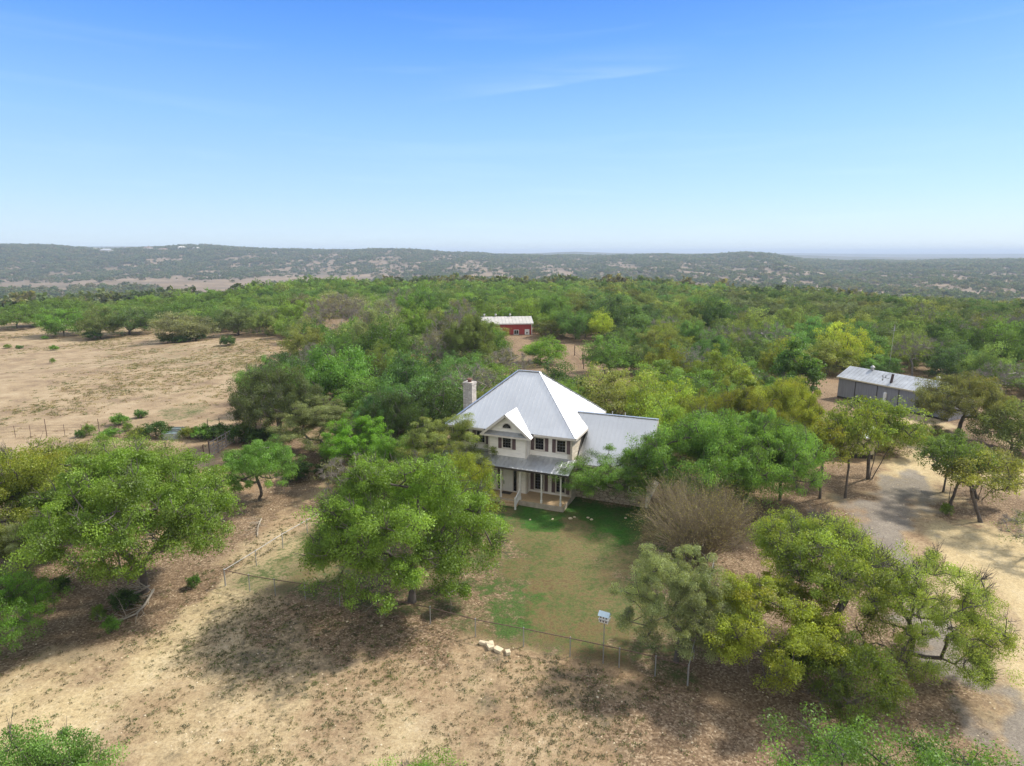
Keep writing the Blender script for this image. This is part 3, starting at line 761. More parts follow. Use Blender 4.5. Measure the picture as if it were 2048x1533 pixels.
for k in range(4):
    variant('far%d' % k, 3, seed=330 + k, W=10, H=6.5, nclump=34, leaves=96, leaf=0.496, low=.2, clump_r=1.1)
vase('vase', 5, 7.4, 6.2, 110)

TREE_DISCS = []
def place_tree(key, x, y, w, h, col, label, cat='tree', group=None, rz=None, z=None, name='oak_tree', tip=.3):
    tm, cm, W, H = VAR[key]
    z = tz(x, y) - .02 if z is None else z
    root = empty(name, (x, y, z), random.uniform(0, 6.28) if rz is None else rz)
    root.scale = (w / W, w / W, h / H)
    tag(root, label, cat, group)
    t = bpy.data.objects.new('trunk', tm); COL.objects.link(t); t.parent = root
    c = bpy.data.objects.new('crown', cm); COL.objects.link(c); c.parent = root
    c.color = (col[0], col[1], col[2], tip)
    TREE_DISCS.append((x, y, w / 2))
    return root

G_BRIGHT = (0.122, 0.192, 0.032); G_MID = (0.096, 0.155, 0.036); G_DARK = (0.050, 0.088, 0.028); G_DEEP = (0.06, 0.14, 0.045)
G_YEL = (0.172, 0.228, 0.048); G_OLIVE = (0.128, 0.155, 0.060); G_GREY = (0.178, 0.210, 0.115); G_KHAKI = (0.150, 0.150, 0.105); G_BROWN = (0.17, 0.14, 0.10)
def PT(key, bx, by, wpx, hpx, col, label, **kw):
    x, y = at(bx, by)
    s = px_scale(y); be = math.atan2(CAM_H, y)
    w = wpx * s
    h = max(1.0, (hpx * s - .28 * w * math.sin(be)) / math.cos(be))
    return place_tree(key, x, y, w, h, col, label, **kw)

def PTT(key, tx, ty, w, h, col, label, **kw):
    x, y = at(tx, ty, h)
    return place_tree(key, x, y, w, h, col, label, **kw)

# ------------------------------------------------------------ farmhouse (local frame: x along the front, y to the back)
def clip_rib(poly, x):
    ys = []
    n = len(poly)
    for i in range(n):
        (x0, y0), (x1, y1) = poly[i], poly[(i + 1) % n]
        if (x0 - x) * (x1 - x) < 0: ys.append(y0 + (y1 - y0) * (x - x0) / (x1 - x0))
    return (min(ys), max(ys)) if len(ys) >= 2 else None
def seamed(mb, pts3, eave_dir, step=.45, w=.032, h=.026, lift=0.0):
    """adds a roof plane and its standing seams; eave_dir is the horizontal direction along the eave"""
    P = [Vector(p) for p in pts3]
    e = Vector(eave_dir).normalized()
    nrm = (P[1] - P[0]).cross(P[2] - P[0]).normalized()
    if nrm.z < 0: nrm = -nrm
    up = nrm.cross(e).normalized()
    if up.z < 0: up = -up
    mb.poly([p + nrm * lift for p in P])
    uv = [((p - P[0]).dot(e), (p - P[0]).dot(up)) for p in P]
    u0, u1 = min(u for u, v in uv), max(u for u, v in uv)
    k = u0 + step * .5
    while k < u1:
        c = clip_rib(uv, k)
        if c and c[1] - c[0] > .15:
            a = P[0] + e * k + up * (c[0] + .01) + nrm * (lift + h * .5); b = P[0] + e * k + up * (c[1] - .01) + nrm * (lift + h * .5)
            mb.bar(a, b, w, h, up=nrm)
        k += step
def siding_wall(mb, a0, a1, b, z0, z1, step=.16, face=-1):
    z = z0
    while z < z1 - .01:
        t = min(z + step, z1)
        mb.poly([(a0, b + face * .022, z), (a1, b + face * .022, z), (a1, b + face * .004, t), (a0, b + face * .004, t)])
        mb.poly([(a0, b + face * .004, z), (a1, b + face * .004, z), (a1, b + face * .022, z), (a0, b + face * .022, z)])
        z = t
def window(parent, a0, a1, z0, z1, b, cols=3, rows=4, name='window', label=None, x_side=None):
    T = lambda p: p
    if x_side is not None:                            # window on a wall facing +x or -x: swap axes
        T = lambda p: (x_side[0] + (b - p[1]) * x_side[1], p[0], p[2])
    def bx(mb, *q):
        p = [(q[0], q[1], q[2]), (q[3], q[1], q[2]), (q[3], q[4], q[2]), (q[0], q[4], q[2]), (q[0], q[1], q[5]), (q[3], q[1], q[5]), (q[3], q[4], q[5]), (q[0], q[4], q[5])]
        mb.hexa([T(k) for k in p])
    fr = MB(); t = .09
    bx(fr, a0 - t, b - .085, z0 - t, a0, b, z1 + t); bx(fr, a1, b - .085, z0 - t, a1 + t, b, z1 + t)
    bx(fr, a0, b - .085, z1, a1, b, z1 + t); bx(fr, a0 - t - .03, b - .12, z0 - t - .045, a1 + t + .03, b, z0 - t - .002); bx(fr, a0, b - .085, z0 - t, a1, b, z0)
    w = fr.build(name, M['trim'], parent)
    if label: w['label'] = label
    g = MB(); bx(g, a0, b - .04, z0, a1, b - .028, z1); g.build('pane', M['glass'], w)
    s = MB()
    for i in range(1, cols):
        x = a0 + (a1 - a0) * i / cols; bx(s, x - .011, b - .058, z0, x + .011, b - .041, z1)
    for j in range(1, rows):
        z = z0 + (z1 - z0) * j / rows; k = .028 if j * 2 == rows else .011
        bx(s, a0, b - .062, z - k, a1, b - .0425, z + k)
    s.build('sash', M['muntin'], w)
    return w
def shutter(parent, a0, a1, z0, z1, b):
    s = MB(); s.box(a0, b - .06, z0, a1, b - .024, z1)
    z = z0 + .07
    while z < z1 - .09:
        if abs(z - (z0 + z1) / 2) > .05: s.bar((a0 + .045, b - .064, z), (a1 - .045, b - .064, z), .02, .035, up=(0, -.7, .7))
        z += .055
    return s.build('shutter', M['shutter'], parent)

HX, HY, HTH = 5.56, 52.07, -0.39
def hloc(a, b, z=0):
    c, s = math.cos(HTH), math.sin(HTH)
    return (HX + a * c - b * s, HY + a * s + b * c, z)
def build_house():
    H = empty('farmhouse', (HX, HY, 0), HTH)
    tag(H, 'white two-storey farmhouse with pale standing-seam hip roof and front porch', 'house')
    W0, W1, WB, WD = -12.33, -.47, .47, 10.13
    ze, sl_ = 6.1, .868
    # walls: clapboard front, stone sides
    m = MB()
    siding_wall(m, W0, W1 - .0, WB, .5, 5.93)
    m.poly([(W0, WB + .0, .3), (W0, WD, .3), (W0, WD, 5.93), (W0, WB, 5.93)]); m.poly([(W0, WD, .3), (W1, WD, .3), (W1, WD, 5.93), (W0, WD, 5.93)])
    f = m.build('wall', M['siding'], H)
    f['label'] = 'white clapboard front and rear walls'
    m = MB(); m.box(W1 - .32, WB - .035, 0, W1 + .02, WD, 5.92)
    m.build('wall', M['stone_pale'], H)['label'] = 'cream limestone end wall'
    # projecting entrance bay
    B0, B1, BB = -8.22, -4.46, -.30
    m = MB(); siding_wall(m, B0, B1, BB, .5, 5.93)
    m.poly([(B1, BB, .5), (B1, WB, .5), (B1, WB, 5.93), (B1, BB, 5.93)]); m.poly([(B0, BB, .5), (B0, WB, .5), (B0, WB, 5.93), (B0, BB, 5.93)])
    m.poly([(B0 - .3, BB + .001, 5.86), (B1 + .3, BB + .001, 5.86), (-6.38, BB + .001, 7.74)])
    bay = m.build('entrance_bay', M['siding'], H)
    for q in ((B0 - .01, BB - .035, .5, B0 + .11, BB + .01, 5.80), (B1 - .11, BB - .035, .5, B1 + .02, BB + .10, 5.8), (W0 - .02, WB - .035, .5, W0 + .10, WB + .01, 5.9), (W1 - .42, WB - .045, .5, W1 - .30, WB - .0, 5.9)):
        m = MB(); m.box(*q); m.build('corner_board', M['trim'], H)
    # hip roof
    r = MB(); D = 10.6; L = 12.8; h = D / 2; zr = ze + h * sl_
    seamed(r, [(-L, 0, ze), (0, 0, ze), (-h, h, zr), (-L + h, h, zr)], (1, 0, 0))
    seamed(r, [(0, 0, ze), (0, D, ze), (-h, h, zr)], (0, 1, 0))
    seamed(r, [(0, D, ze), (-L, D, ze), (-L + h, h, zr), (-h, h, zr)], (1, 0, 0))
    seamed(r, [(-L, D, ze), (-L, 0, ze), (-L + h, h, zr)], (0, 1, 0))
    roof = r.build('roof', M['roof'], H)
    c = MB()
    for a, b_ in (((-L, 0, ze), (-L + h, h, zr)), ((0, 0, ze), (-h, h, zr)), ((0, D, ze), (-h, h, zr)), ((-L, D, ze), (-L + h, h, zr)), ((-L + h, h, zr), (-h, h, zr))):
        c.bar(Vector(a) + Vector((0, 0, .045)), Vector(b_) + Vector((0, 0, .045)), .22, .05)
    c.build('ridge_cap', M['roof'], roof)
    g = MB()                                          # soffit and gutter line
    g.poly([(-L + .02, .02, 5.93), (-.02, .02, 5.93), (-.02, D - .02, 5.93), (-L + .02, D - .02, 5.93)])
    for a0, b0, a1, b1 in ((-L, -.0, -8.83, .03), (-3.93, -.0, 0, .03), (-L, D - .03, 0, D)): g.box(a0, b0 - .02, 5.90, a1, b1, ze - .015)
    g.box(-.03, .03, 5.90, .02, D, ze - .015); g.box(-L - .02, .03, 5.90, -L + .03, D, ze - .015)
    g.build('fascia', M['trim'], roof)
    # front gable over the bay
    gr = MB(); A = -6.38; zt, zb = 7.87, 5.84; bf = -.78
    for s in (-1, 1):
        seamed(gr, [(A, bf, zt), (A + s * 2.47, bf, zb), (A + s * 2.47, -.02, zb), (A + s * 2.15, -.02, 6.105), (A, 2.02, zt)], (0, 1, 0))
    gable = gr.build('gable_roof', M['roof'], H)
    m = MB()
    for s in (-1, 1):
        m.bar((A, bf + .03, zt - .13), (A + s * 2.45, bf + .03, zb - .12), .06, .20, up=(0, 0, 1))
        m.poly([(A, bf + .06, zt - .05), (A + s * 2.4, bf + .06, zb - .05), (A + s * 2.4, BB, zb - .05), (A, BB, zt - .05)])
    m.box(A - 2.47, bf - .01, 5.70, A + 2.47, bf + .05, 5.87)
    m.poly([(A - 2.4, bf + .05, 5.76), (A + 2.4, bf + .05, 5.76), (A + 2.4, .3, 5.76), (A - 2.4, .3, 5.76)])
    m.bar((A, BB - .06, zt - .33), (A + 1.95, BB - .06, 6.13), .04, .11); m.bar((A, BB - .06, zt - .33), (A - 1.95, BB - .06, 6.13), .04, .11)
    m.build('gable_trim', M['trim'], gable)
    m = MB(); seamed(m, [(A - 2.1, bf + .04, 5.885), (A + 2.1, bf + .04, 5.885), (A + 1.85, BB + .02, 6.16), (A - 1.85, BB + .02, 6.16)], (1, 0, 0), step=.4, h=.02)
    m.build('pent_roof', M['porch_metal'], gable)
    # half-round attic window
    fan = MB(); cx, cz, rr = -6.38, 6.50, .40
    for k in range(12):
        t0, t1 = math.pi * k / 12, math.pi * (k + 1) / 12
        q = [(cx + math.cos(t) * q_, BB - .05, cz + math.sin(t) * q_) for t, q_ in ((t0, rr), (t0, rr + .07), (t1, rr + .07), (t1, rr))]
        fan.hexa([q[0], q[1], q[2], q[3]] + [(p[0], p[1] + .05, p[2]) for p in q])
    fan.box(cx - rr - .1, BB - .07, cz - .07, cx + rr + .1, BB, cz)
    fw = fan.build('window', M['trim'], H); fw['label'] = 'half-round fan window in the gable'
    p = MB(); p.poly([(cx + math.cos(math.pi * k / 12) * rr, BB - .028, cz + math.sin(math.pi * k / 12) * rr) for k in range(13)])
    p.build('pane', M['glass'], fw)
    s = MB()
    for k in range(1, 6): s.bar((cx, BB - .034, cz), (cx + math.cos(math.pi * k / 6) * rr, BB - .034, cz + math.sin(math.pi * k / 6) * rr), .022, .02, up=(0, 1, 0))
    for k in range(8):
        t0, t1 = math.pi * k / 8, math.pi * (k + 1) / 8
        s.bar((cx + math.cos(t0) * .2, BB - .034, cz + math.sin(t0) * .2), (cx + math.cos(t1) * .2, BB - .034, cz + math.sin(t1) * .2), .02, .02, up=(0, 1, 0))
    s.build('sash', M['muntin'], fw)
    # windows with shutters
    for a in (-11.78, -9.72, -3.90, -1.86):
        window(H, a, a + .78, 4.63, 5.68, WB); shutter(H, a - .46, a - .13, 4.5, 5.72, WB); shutter(H, a + .91, a + 1.22, 4.5, 5.72, WB)
        window(H, a, a + .78, .85, 2.42, WB, rows=6); shutter(H, a - .46, a - .13, .72, 2.5, WB); shutter(H, a + .91, a + 1.22, .72, 2.5, WB)
    window(H, -6.76, -5.98, 4.68, 5.66, BB, label='window in the projecting bay'); shutter(H, -7.22, -6.89, 4.55, 5.68, BB); shutter(H, -5.85, -5.52, 4.55, 5.68, BB)
    # front door and sidelights
    d = MB(); d.box(-6.74, BB - .05, .52, -5.82, BB - .025, 2.58)
    for x0 in (-6.64, -6.24):
        for z0, z1 in ((.68, 1.2), (1.32, 1.9), (2.0, 2.45)): d.box(x0, BB - .062, z0, x0 + .32, BB - .05, z1)
    door = d.build('door', M['door'], H); door['label'] = 'pale panelled front door'
    k = MB(); k.tube((-6.66, BB - .11, 1.45), (-6.66, BB - .05, 1.45), .035); k.box(-6.69, BB - .085, 1.15, -6.63, BB - .051, 1.5); k.build('handle', M['handle'], door)
    k = MB()
    for x0, x1 in ((-7.34, -7.24), (-6.90, -6.75), (-5.81, -5.72), (-5.40, -5.30)): k.box(x0, BB - .08, .5, x1, BB - .0, 2.62)
    k.box(-7.34, BB - .09, 2.62, -5.30, BB - .0, 2.76); k.build('door_frame', M['trim'], H)
    for x0, x1 in ((-7.24, -6.90), (-5.72, -5.40)):
        k = MB(); k.box(x0, BB - .045, .62, x1, BB - .025, 2.62); sl2 = k.build('sidelight', M['glass'], H)
        k = MB()
        for z in (1.1, 1.6, 2.1): k.box(x0, BB - .055, z - .01, x1, BB - .046, z + .01)
        k.box(x0, BB - .057, .62, x0 + .02, BB - .045, 2.62)
        k.build('sash', M['frame_dark'], sl2)
    # porch
    m = MB(); seamed(m, [(-12.6, -2.05, 3.42), (0.0, -2.05, 3.42), (0.0, WB - .03, 4.03), (-12.6, WB - .03, 4.03)], (1, 0, 0), h=.03)
    pr = m.build('porch_roof', M['porch_metal'], H)
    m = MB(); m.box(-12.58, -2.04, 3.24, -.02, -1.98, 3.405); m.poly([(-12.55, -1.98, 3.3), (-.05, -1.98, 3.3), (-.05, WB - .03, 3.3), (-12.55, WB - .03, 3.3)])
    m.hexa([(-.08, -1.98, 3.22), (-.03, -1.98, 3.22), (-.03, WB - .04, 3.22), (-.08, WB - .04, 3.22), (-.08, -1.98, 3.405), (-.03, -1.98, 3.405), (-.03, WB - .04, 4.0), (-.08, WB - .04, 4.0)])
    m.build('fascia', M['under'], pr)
    m = MB()
    for i in range(17):
        b0 = -1.9 + i * .139; m.box(-12.4, b0, .44, -.49, b0 + .131, .5)
    deck = m.build('porch_deck', M['deck'], H)
    m = MB(); m.box(-12.42, -1.93, .02, -.47, -1.905, .49); m.box(-.485, -1.9, .02, -.46, .43, .49); m.build('skirt', M['deck_side'], deck)
    for a in (-.75, -2.50, -4.50, -6.35, -8.1, -9.9, -11.7):
        m = MB(); m.box(a - .06, -1.84, .5, a + .06, -1.72, 3.3); m.box(a - .085, -1.865, .502, a + .085, -1.695, .78); m.box(a - .085, -1.865, 3.1, a + .085, -1.695, 3.24)
        m.build('porch_post', M['post'], H)
    m = MB()
    for i, (b0, z) in enumerate(((-2.2, .33), (-2.5, .17))): m.box(-6.25, b0, .0 + .01, -4.6, b0 + .295, z)
    m.build('steps', M['deck'], H)
    m = MB(); m.box(-4.57, -3.0, 0, -4.43, -2.86, 1.12)
    m.bar((-4.5, -2.93, 1.05), (-4.5, -1.8, 1.5), .07, .06); m.bar((-4.5, -2.93, .3), (-4.5, -1.8, .72), .05, .06)
    for i in range(1, 10):
        b0 = -2.93 + 1.13 * i / 10; zz = 1.05 + .45 * i / 10; m.bar((-4.5, b0, zz - .72), (-4.5, b0, zz), .035, .035)
    m.build('stair_railing', M['post'], H)
    # chimney
    m = MB(); m.box(-13.42, 5.0, 0, -12.42, 6.0, 9.02); m.box(-13.46, 4.96, 8.86, -12.38, 6.04, 9.12)
    ch = m.build('chimney', M['chimney'], H)
    m = MB(); m.tube((-12.92, 5.5, 9.12), (-12.92, 5.5, 9.36), .20, .17, 12); m.tube((-12.92, 5.5, 9.37), (-12.92, 5.5, 9.45), .30, .24, 12); m.build('flue_cap', M['rust'], ch)
    # garage wing
    m = MB(); G0, G1, GB, GD = -.45, 6.0, 1.86, 7.94
    m.box(G0, GB, 0, G1 - .02, GB + .25, 3.36)
    w = m.build('wall', M['stone'], H); w['label'] = 'rough limestone front wall of the wing'
    m = MB(); m.poly([(G1, GB, 0), (G1, GD, 0), (G1, GD, 3.5), (G1, 4.9, 7.0), (G1, GB, 3.5)]); m.poly([(G0, GD, 0), (G1, GD, 0), (G1, GD, 3.5), (G0, GD, 3.5)])
    m.box(G1 - .1, GB - .03, 0, G1 + .03, GB + .12, 3.42)
    w = m.build('wall', M['siding'], H); w['label'] = 'white gable end wall of the wing'
    m = MB(); zE, zR, sE = 3.38, 7.27, 3.89 / 3.4
    seamed(m, [(W1 + .03, 1.5, zE), (6.2, 1.5, zE), (6.2, 4.9, zR), (-1.36, 4.9, zR), (-.0, 3.75, zE + 2.25 * sE)], (1, 0, 0), step=.42, h=.022, w=.025)
    seamed(m, [(6.2, 8.3, zE), (W1 + .03, 8.3, zE), (-1.36, 4.9, zR), (6.2, 4.9, zR)], (1, 0, 0))
    wr = m.build('wing_roof', M['roof'], H)
    m = MB(); m.bar((-1.3, 4.9, zR + .03), (6.22, 4.9, zR + .03), .24, .05); m.build('ridge_cap', M['roof'], wr)
    m = MB(); m.box(W1 + .03, 1.48, 3.2, 6.18, 1.53, 3.36)
    m.bar((6.17, 1.5, 3.28), (6.17, 4.9, 7.16), .05, .18); m.bar((6.17, 8.3, 3.28), (6.17, 4.9, 7.16), .05, .18)
    m.poly([(W1 + .03, 1.53, 3.3), (6.15, 1.53, 3.3), (6.15, GB, 3.3), (W1 + .03, GB, 3.3)]); m.build('fascia', M['trim'], wr)
    for a in (1.9, 3.1):
        m = MB(); m.tube((a, 5.3, 6.6), (a, 5.3, 7.52), .045, .045); m.build('vent_pipe', M['galv_light'], wr)
    window(H, 4.45, 5.15, 1.3, 2.3, GB, cols=2, rows=4, label='dark shuttered window in the stone wing'); shutter(H, 4.0, 4.33, 1.2, 2.35, GB); shutter(H, 5.27, 5.6, 1.2, 2.35, GB)
    window(H, 1.15, 1.85, 1.3, 2.3, GB, cols=2, rows=4); shutter(H, .7, 1.03, 1.2, 2.35, GB); shutter(H, 1.97, 2.3, 1.2, 2.35, GB)
    mm = MB(); mm.hexa([(-6.72, BB - .72, .502), (-5.78, BB - .72, .502), (-5.78, BB - .14, .502), (-6.72, BB - .14, .502), (-6.72, BB - .72, .52), (-5.78, BB - .72, .52), (-5.78, BB - .14, .52), (-6.72, BB - .14, .52)])
    mo = mm.build('doormat', M['under']); mo.location = (HX, HY, 0); mo.rotation_euler = (0, 0, HTH)
    tag(mo, 'small black doormat lying on the porch boards before the front door', 'doormat')
build_house()

# ------------------------------------------------------------ red barn behind the trees
def build_barn():
    x, y = at(1063.5, 677.6); yaw = R(7)
    B = empty('red_barn', (x, y, 0), yaw)
    tag(B, 'red steel barn with pale roof, in the trees beyond the house', 'barn')
    L, D, he, hr = 14.0, 8.0, 4.0, 5.3
    m = MB()
    for i in range(int(L / .3)):                       # ribbed siding
        a = -L + i * .3; m.box(a, -.03, 0, a + .06, 0.0, he)
    m.poly([(-L, 0, 0), (0, 0, 0), (0, 0, he), (-L, 0, he)]); m.poly([(-L, D, 0), (0, D, 0), (0, D, he), (-L, D, he)])
    m.poly([(0, 0, 0), (0, D, 0), (0, D, he), (0, D / 2, hr), (0, 0, he)]); m.poly([(-L, 0, 0), (-L, D, 0), (-L, D, he), (-L, D / 2, hr), (-L, 0, he)])
    m.build('wall', M['red'], B)
    m = MB(); s = (hr - he) / (D / 2)
    for y0, y1 in ((-.35, D / 2), (D + .35, D / 2)):
        seamed(m, [(-L - .3, y0, he - .35 * s + .12), (.35, y0, he - .35 * s + .12), (.35, y1, hr + .12), (-L - .3, y1, hr + .12)], (1, 0, 0), step=.9, w=.06, h=.05)
    r = m.build('roof', M['white_roof'], B)
    for a in (-5.2, -9.0, -12.0):
        v = MB(); v.tube((a, D / 2, hr + .1), (a, D / 2, hr + .55), .18, .18, 10); v.tube((a, D / 2, hr + .55), (a, D / 2, hr + .85), .32, .18, 10); v.build('roof_vent', M['galv_light'], r)
    m = MB(); m.box(-.12, -.06, 0, .06, .12, he - .1); m.bar((.38, -.35, he - .05), (.38, D / 2, hr + .06), .06, .22); m.box(-L - .3, -.4, he - .22, .35, -.33, he - .05); m.build('trim', M['white'], B)
    d = MB(); d.box(-1.85, -.08, .05, -.65, -.035, 2.45); door = d.build('door', M['white'], B); door['label'] = 'white door with a small dark pane'
    d = MB(); d.box(-1.45, -.095, 1.35, -1.1, -.082, 1.75); d.build('pane', M['glass'], door)
    w = MB(); a0, a1, z0, z1 = -4.6, -3.5, 1.25, 2.25
    w.box(a0 - .12, -.09, z0 - .12, a0, -.03, z1 + .12); w.box(a1, -.09, z0 - .12, a1 + .12, -.03, z1 + .12); w.box(a0, -.09, z1, a1, -.03, z1 + .12); w.box(a0, -.09, z0 - .12, a1, -.03, z0)
    w.box((a0 + a1) / 2 - .03, -.085, z0, (a0 + a1) / 2 + .03, -.045, z1)
    win = w.build('window', M['white'], B); g = MB(); g.box(a0, -.06, z0, a1, -.035, z1); g.build('pane', M['glass'], win)
    m = MB(); m.box(-11.5, -.16, 2.55, -7.6, -.05, 2.8); m.build('door_track', M['white'], B)
    m = MB(); m.box(-11.3, -.13, .05, -7.8, -.06, 2.54); m.build('sliding_door', M['red'], B)
build_barn()

# ------------------------------------------------------------ long grey shed
def build_shed():
    x0, y0 = 50.3, 94.2; x1, y1 = 55.8, 83.9
    yaw = math.atan2(y1 - y0, x1 - x0); L = 16.0; D = 5.6; he, hr = 3.25, 4.55
    S = empty('metal_shed', (x0, y0, 0), yaw)
    tag(S, 'long low grey corrugated metal shed at the end of the sandy track', 'shed')
    m = MB()
    k = 0.0
    while k < L:
        m.box(k, -.03, .25, k + .045, 0, he); k += .16
    m.poly([(0, 0, 0), (L, 0, 0), (L, 0, he), (0, 0, he)]); m.poly([(0, D, 0), (L, D, 0), (L, D, he), (0, D, he)])
    for a in (0, L): m.poly([(a, 0, 0), (a, D, 0), (a, D, he), (a, D / 2, hr), (a, 0, he)])
    m.build('wall', M['shed_wall'], S)
    m = MB()
    for a in (2.75, 6.1, 9.2, 12.4):
        m.box(a - .05, -.06, .1, a + .05, -.032, he - .12)
    m.box(2.8, -.07, he - .3, 6.0, -.032, he - .18); m.box(0, -.05, 0, L, -.031, .28); m.build('door_gap', M['under'], S)
    m = MB(); s = (hr - he) / (D / 2)
    for b0, b1 in ((-.3, D / 2), (D + .3, D / 2)):
        seamed(m, [(-.3, b0, he - .3 * s + .1), (L + .3, b0, he - .3 * s + .1), (L + .3, b1, hr + .1), (-.3, b1, hr + .1)], (1, 0, 0), step=.6, w=.08, h=.035)
    r = m.build('roof', M['shed_roof'], S)
    m = MB(); m.box(-.3, -.33, he - .16, L + .3, -.29, he + .03); m.build('fascia', M['cream'], r)
    for a in (3.3, 12.6):
        v = MB(); v.tube((a, D / 2, hr + .05), (a, D / 2, hr + .4), .24, .2, 12)
        for k in range(5): v.tube((a, D / 2, hr + .4 + k * .07), (a, D / 2, hr + .47 + k * .07), .34 * math.cos(k * .28), .34 * math.cos((k + 1) * .28), 12)
        v.build('turbine_vent', M['galv_light'], r)
build_shed()

def build_hut():
    x, y = at(1658, 914)
    S = empty('cream_hut', (x, y, 0), R(-14))
    tag(S, 'small cream walled hut half hidden under the oaks', 'hut')
    m = MB(); m.box(0, 0, .55, 4.4, 3.2, 2.5); m.build('wall', M['cream'], S)
    m = MB(); m.box(.06, .06, 0, 4.34, 3.14, .549); m.build('base', M['under'], S)
    m = MB(); seamed(m, [(-.3, -.3, 2.45), (4.7, -.3, 2.45), (4.7, 1.6, 3.3), (-.3, 1.6, 3.3)], (1, 0, 0)); seamed(m, [(-.3, 3.5, 2.45), (4.7, 3.5, 2.45), (4.7, 1.6, 3.3), (-.3, 1.6, 3.3)], (1, 0, 0))
    m.poly([(0, .0, 2.5), (0, 3.2, 2.5), (0, 1.6, 3.2)]); m.poly([(4.4, .0, 2.5), (4.4, 3.2, 2.5), (4.4, 1.6, 3.2)])
    m.build('roof', M['shed_roof'], S)
build_hut()

# ------------------------------------------------------------ utility pole and mast by the shed
def build_pole():
    x, y = at(1769, 815); bx, by = at(1777.5, 757.5, 5.2)
    P = empty('utility_pole', (x, y, tz(x, y)))
    tag(P, 'dark leaning utility pole with white transformer before the grey shed', 'utility pole')
    s = px_scale(y); top = Vector((.65, 0, 4.9))
    m = MB(); m.tube((0, 0, -.2), top, .21, .17, 10); m.build('pole', M['wood_pole'], P)
    m = MB(); m.tube((-.34, -.25, 1.0), (-.30, -.25, 2.15), .24, .24, 14); m.tube((-.30, -.25, 2.15), (-.29, -.25, 2.28), .26, .14, 14)
    t = m.build('transformer', M['white'], P)
    m = MB(); m.tube((-.4, -.25, 2.25), (-.4, -.25, 2.55), .05, .03); m.tube((-.2, -.25, 2.25), (-.2, -.25, 2.55), .05, .03); m.build('bushing', M['galv_light'], t)
    m = MB(); m.bar((.1, -.1, 4.3), (-.9, -.15, 4.45), .08, .08); m.tube((-.85, -.15, 4.45), (-.9, -.15, 4.8), .07, .07); m.tube((-.45, -.13, 4.4), (-.42, -.13, 4.75), .07, .07); m.tube((-.86, -.15, 4.0), (-.86, -.15, 4.3), .1, .1); m.build('cutout_bracket', M['galv'], P)
    m = MB(); m.tube((.05, -.15, 1.1), (1.4, -.3, 1.35), .035, .035, 6); m.tube((1.4, -.3, 1.35), (2.1, -.35, 1.2), .035, .035, 6); m.build('conduit', M['galv_light'], P)
    x, y = at(1776, 752)
    A = MB(); A.tube((0, 0, 0), (.1, 0, 9.4), .05, .03, 6)
    for z in (8.9, 8.6, 8.3): A.bar((-.45, 0, z), (.6, 0, z), .03, .03)
    A.tube((.1, 0, 8.2), (.1, 0, 9.4), .12, .02, 6)
    o = A.build('antenna_mast', M['galv_light']); o.location = (x, y, tz(x, y))
    tag(o, 'thin tall pale antenna mast standing behind the grey shed', 'antenna')
build_pole()

# ------------------------------------------------------------ fences
def chain_fence():
    fl, fr = at(451, 1172), at(1375, 1372)
    F_ = empty('chain_link_fence', (fl[0], fl[1], 0))
    tag(F_, 'low grey chain-link fence around the front yard with thin posts', 'fence')
    h = 1.15
    runs = []
    left = [(451, 1172), (513, 1132), (566, 1097), (615, 1068), (662, 1040), (708, 1012), (750, 990)]
    front = [(451, 1172), (500, 1183), (551, 1192), (611, 1201), (680, 1213), (770, 1231), (861, 1250), (951, 1275), (1047, 1294), (1140, 1314), (1238, 1336), (1310, 1353), (1375, 1372)]
    right = [(1375, 1372), (1387, 1318), (1398, 1270), (1408, 1230), (1417, 1190), (1426, 1150)]
    posts = MB; mesh = MB()
    for run, bright in ((left, True), (front, False), (right, True)):
        pts = [Vector((*at(*p), 0)) - Vector((fl[0], fl[1], 0)) for p in run]
        r = MB()
        for a, b in zip(pts[:-1], pts[1:]):
            r.tube(a + Vector((0, 0, h)), b + Vector((0, 0, h)), .026, .026, 6)
            L = (b - a).length; d = (b - a) / L
            s = -h
            while s < L:
                for sg in (1, -1):
                    z0, z1 = (0.05, h) if sg > 0 else (h, 0.05)
                    t0, t1 = max(0, -s) / h, min(1, (L - s) / h)
                    if t1 > t0: mesh.bar(a + d * (s + t0 * h) + Vector((0, 0, z0 + (z1 - z0) * t0)), a + d * (s + t1 * h) + Vector((0, 0, z0 + (z1 - z0) * t1)), .0026, .0026)
                s += .16
        r.build('top_rail', M['galv_light'] if bright else M['rusty_post'], F_)
        for i, a in enumerate(pts):
            if run is not left and i == 0: continue
            k = .045 if (i == 0 or i == len(pts) - 1) and run is not right else .03
            p = MB(); p.tube(a, a + Vector((0, 0, h + .06)), k, k, 8); p.tube(a + Vector((0, 0, h + .06)), a + Vector((0, 0, h + .10)), k * 1.25, k * .5, 8)
            p.build('post', M['galv'], F_)
    mesh.build('wire_mesh', M['rusty_post'], F_)
chain_fence()
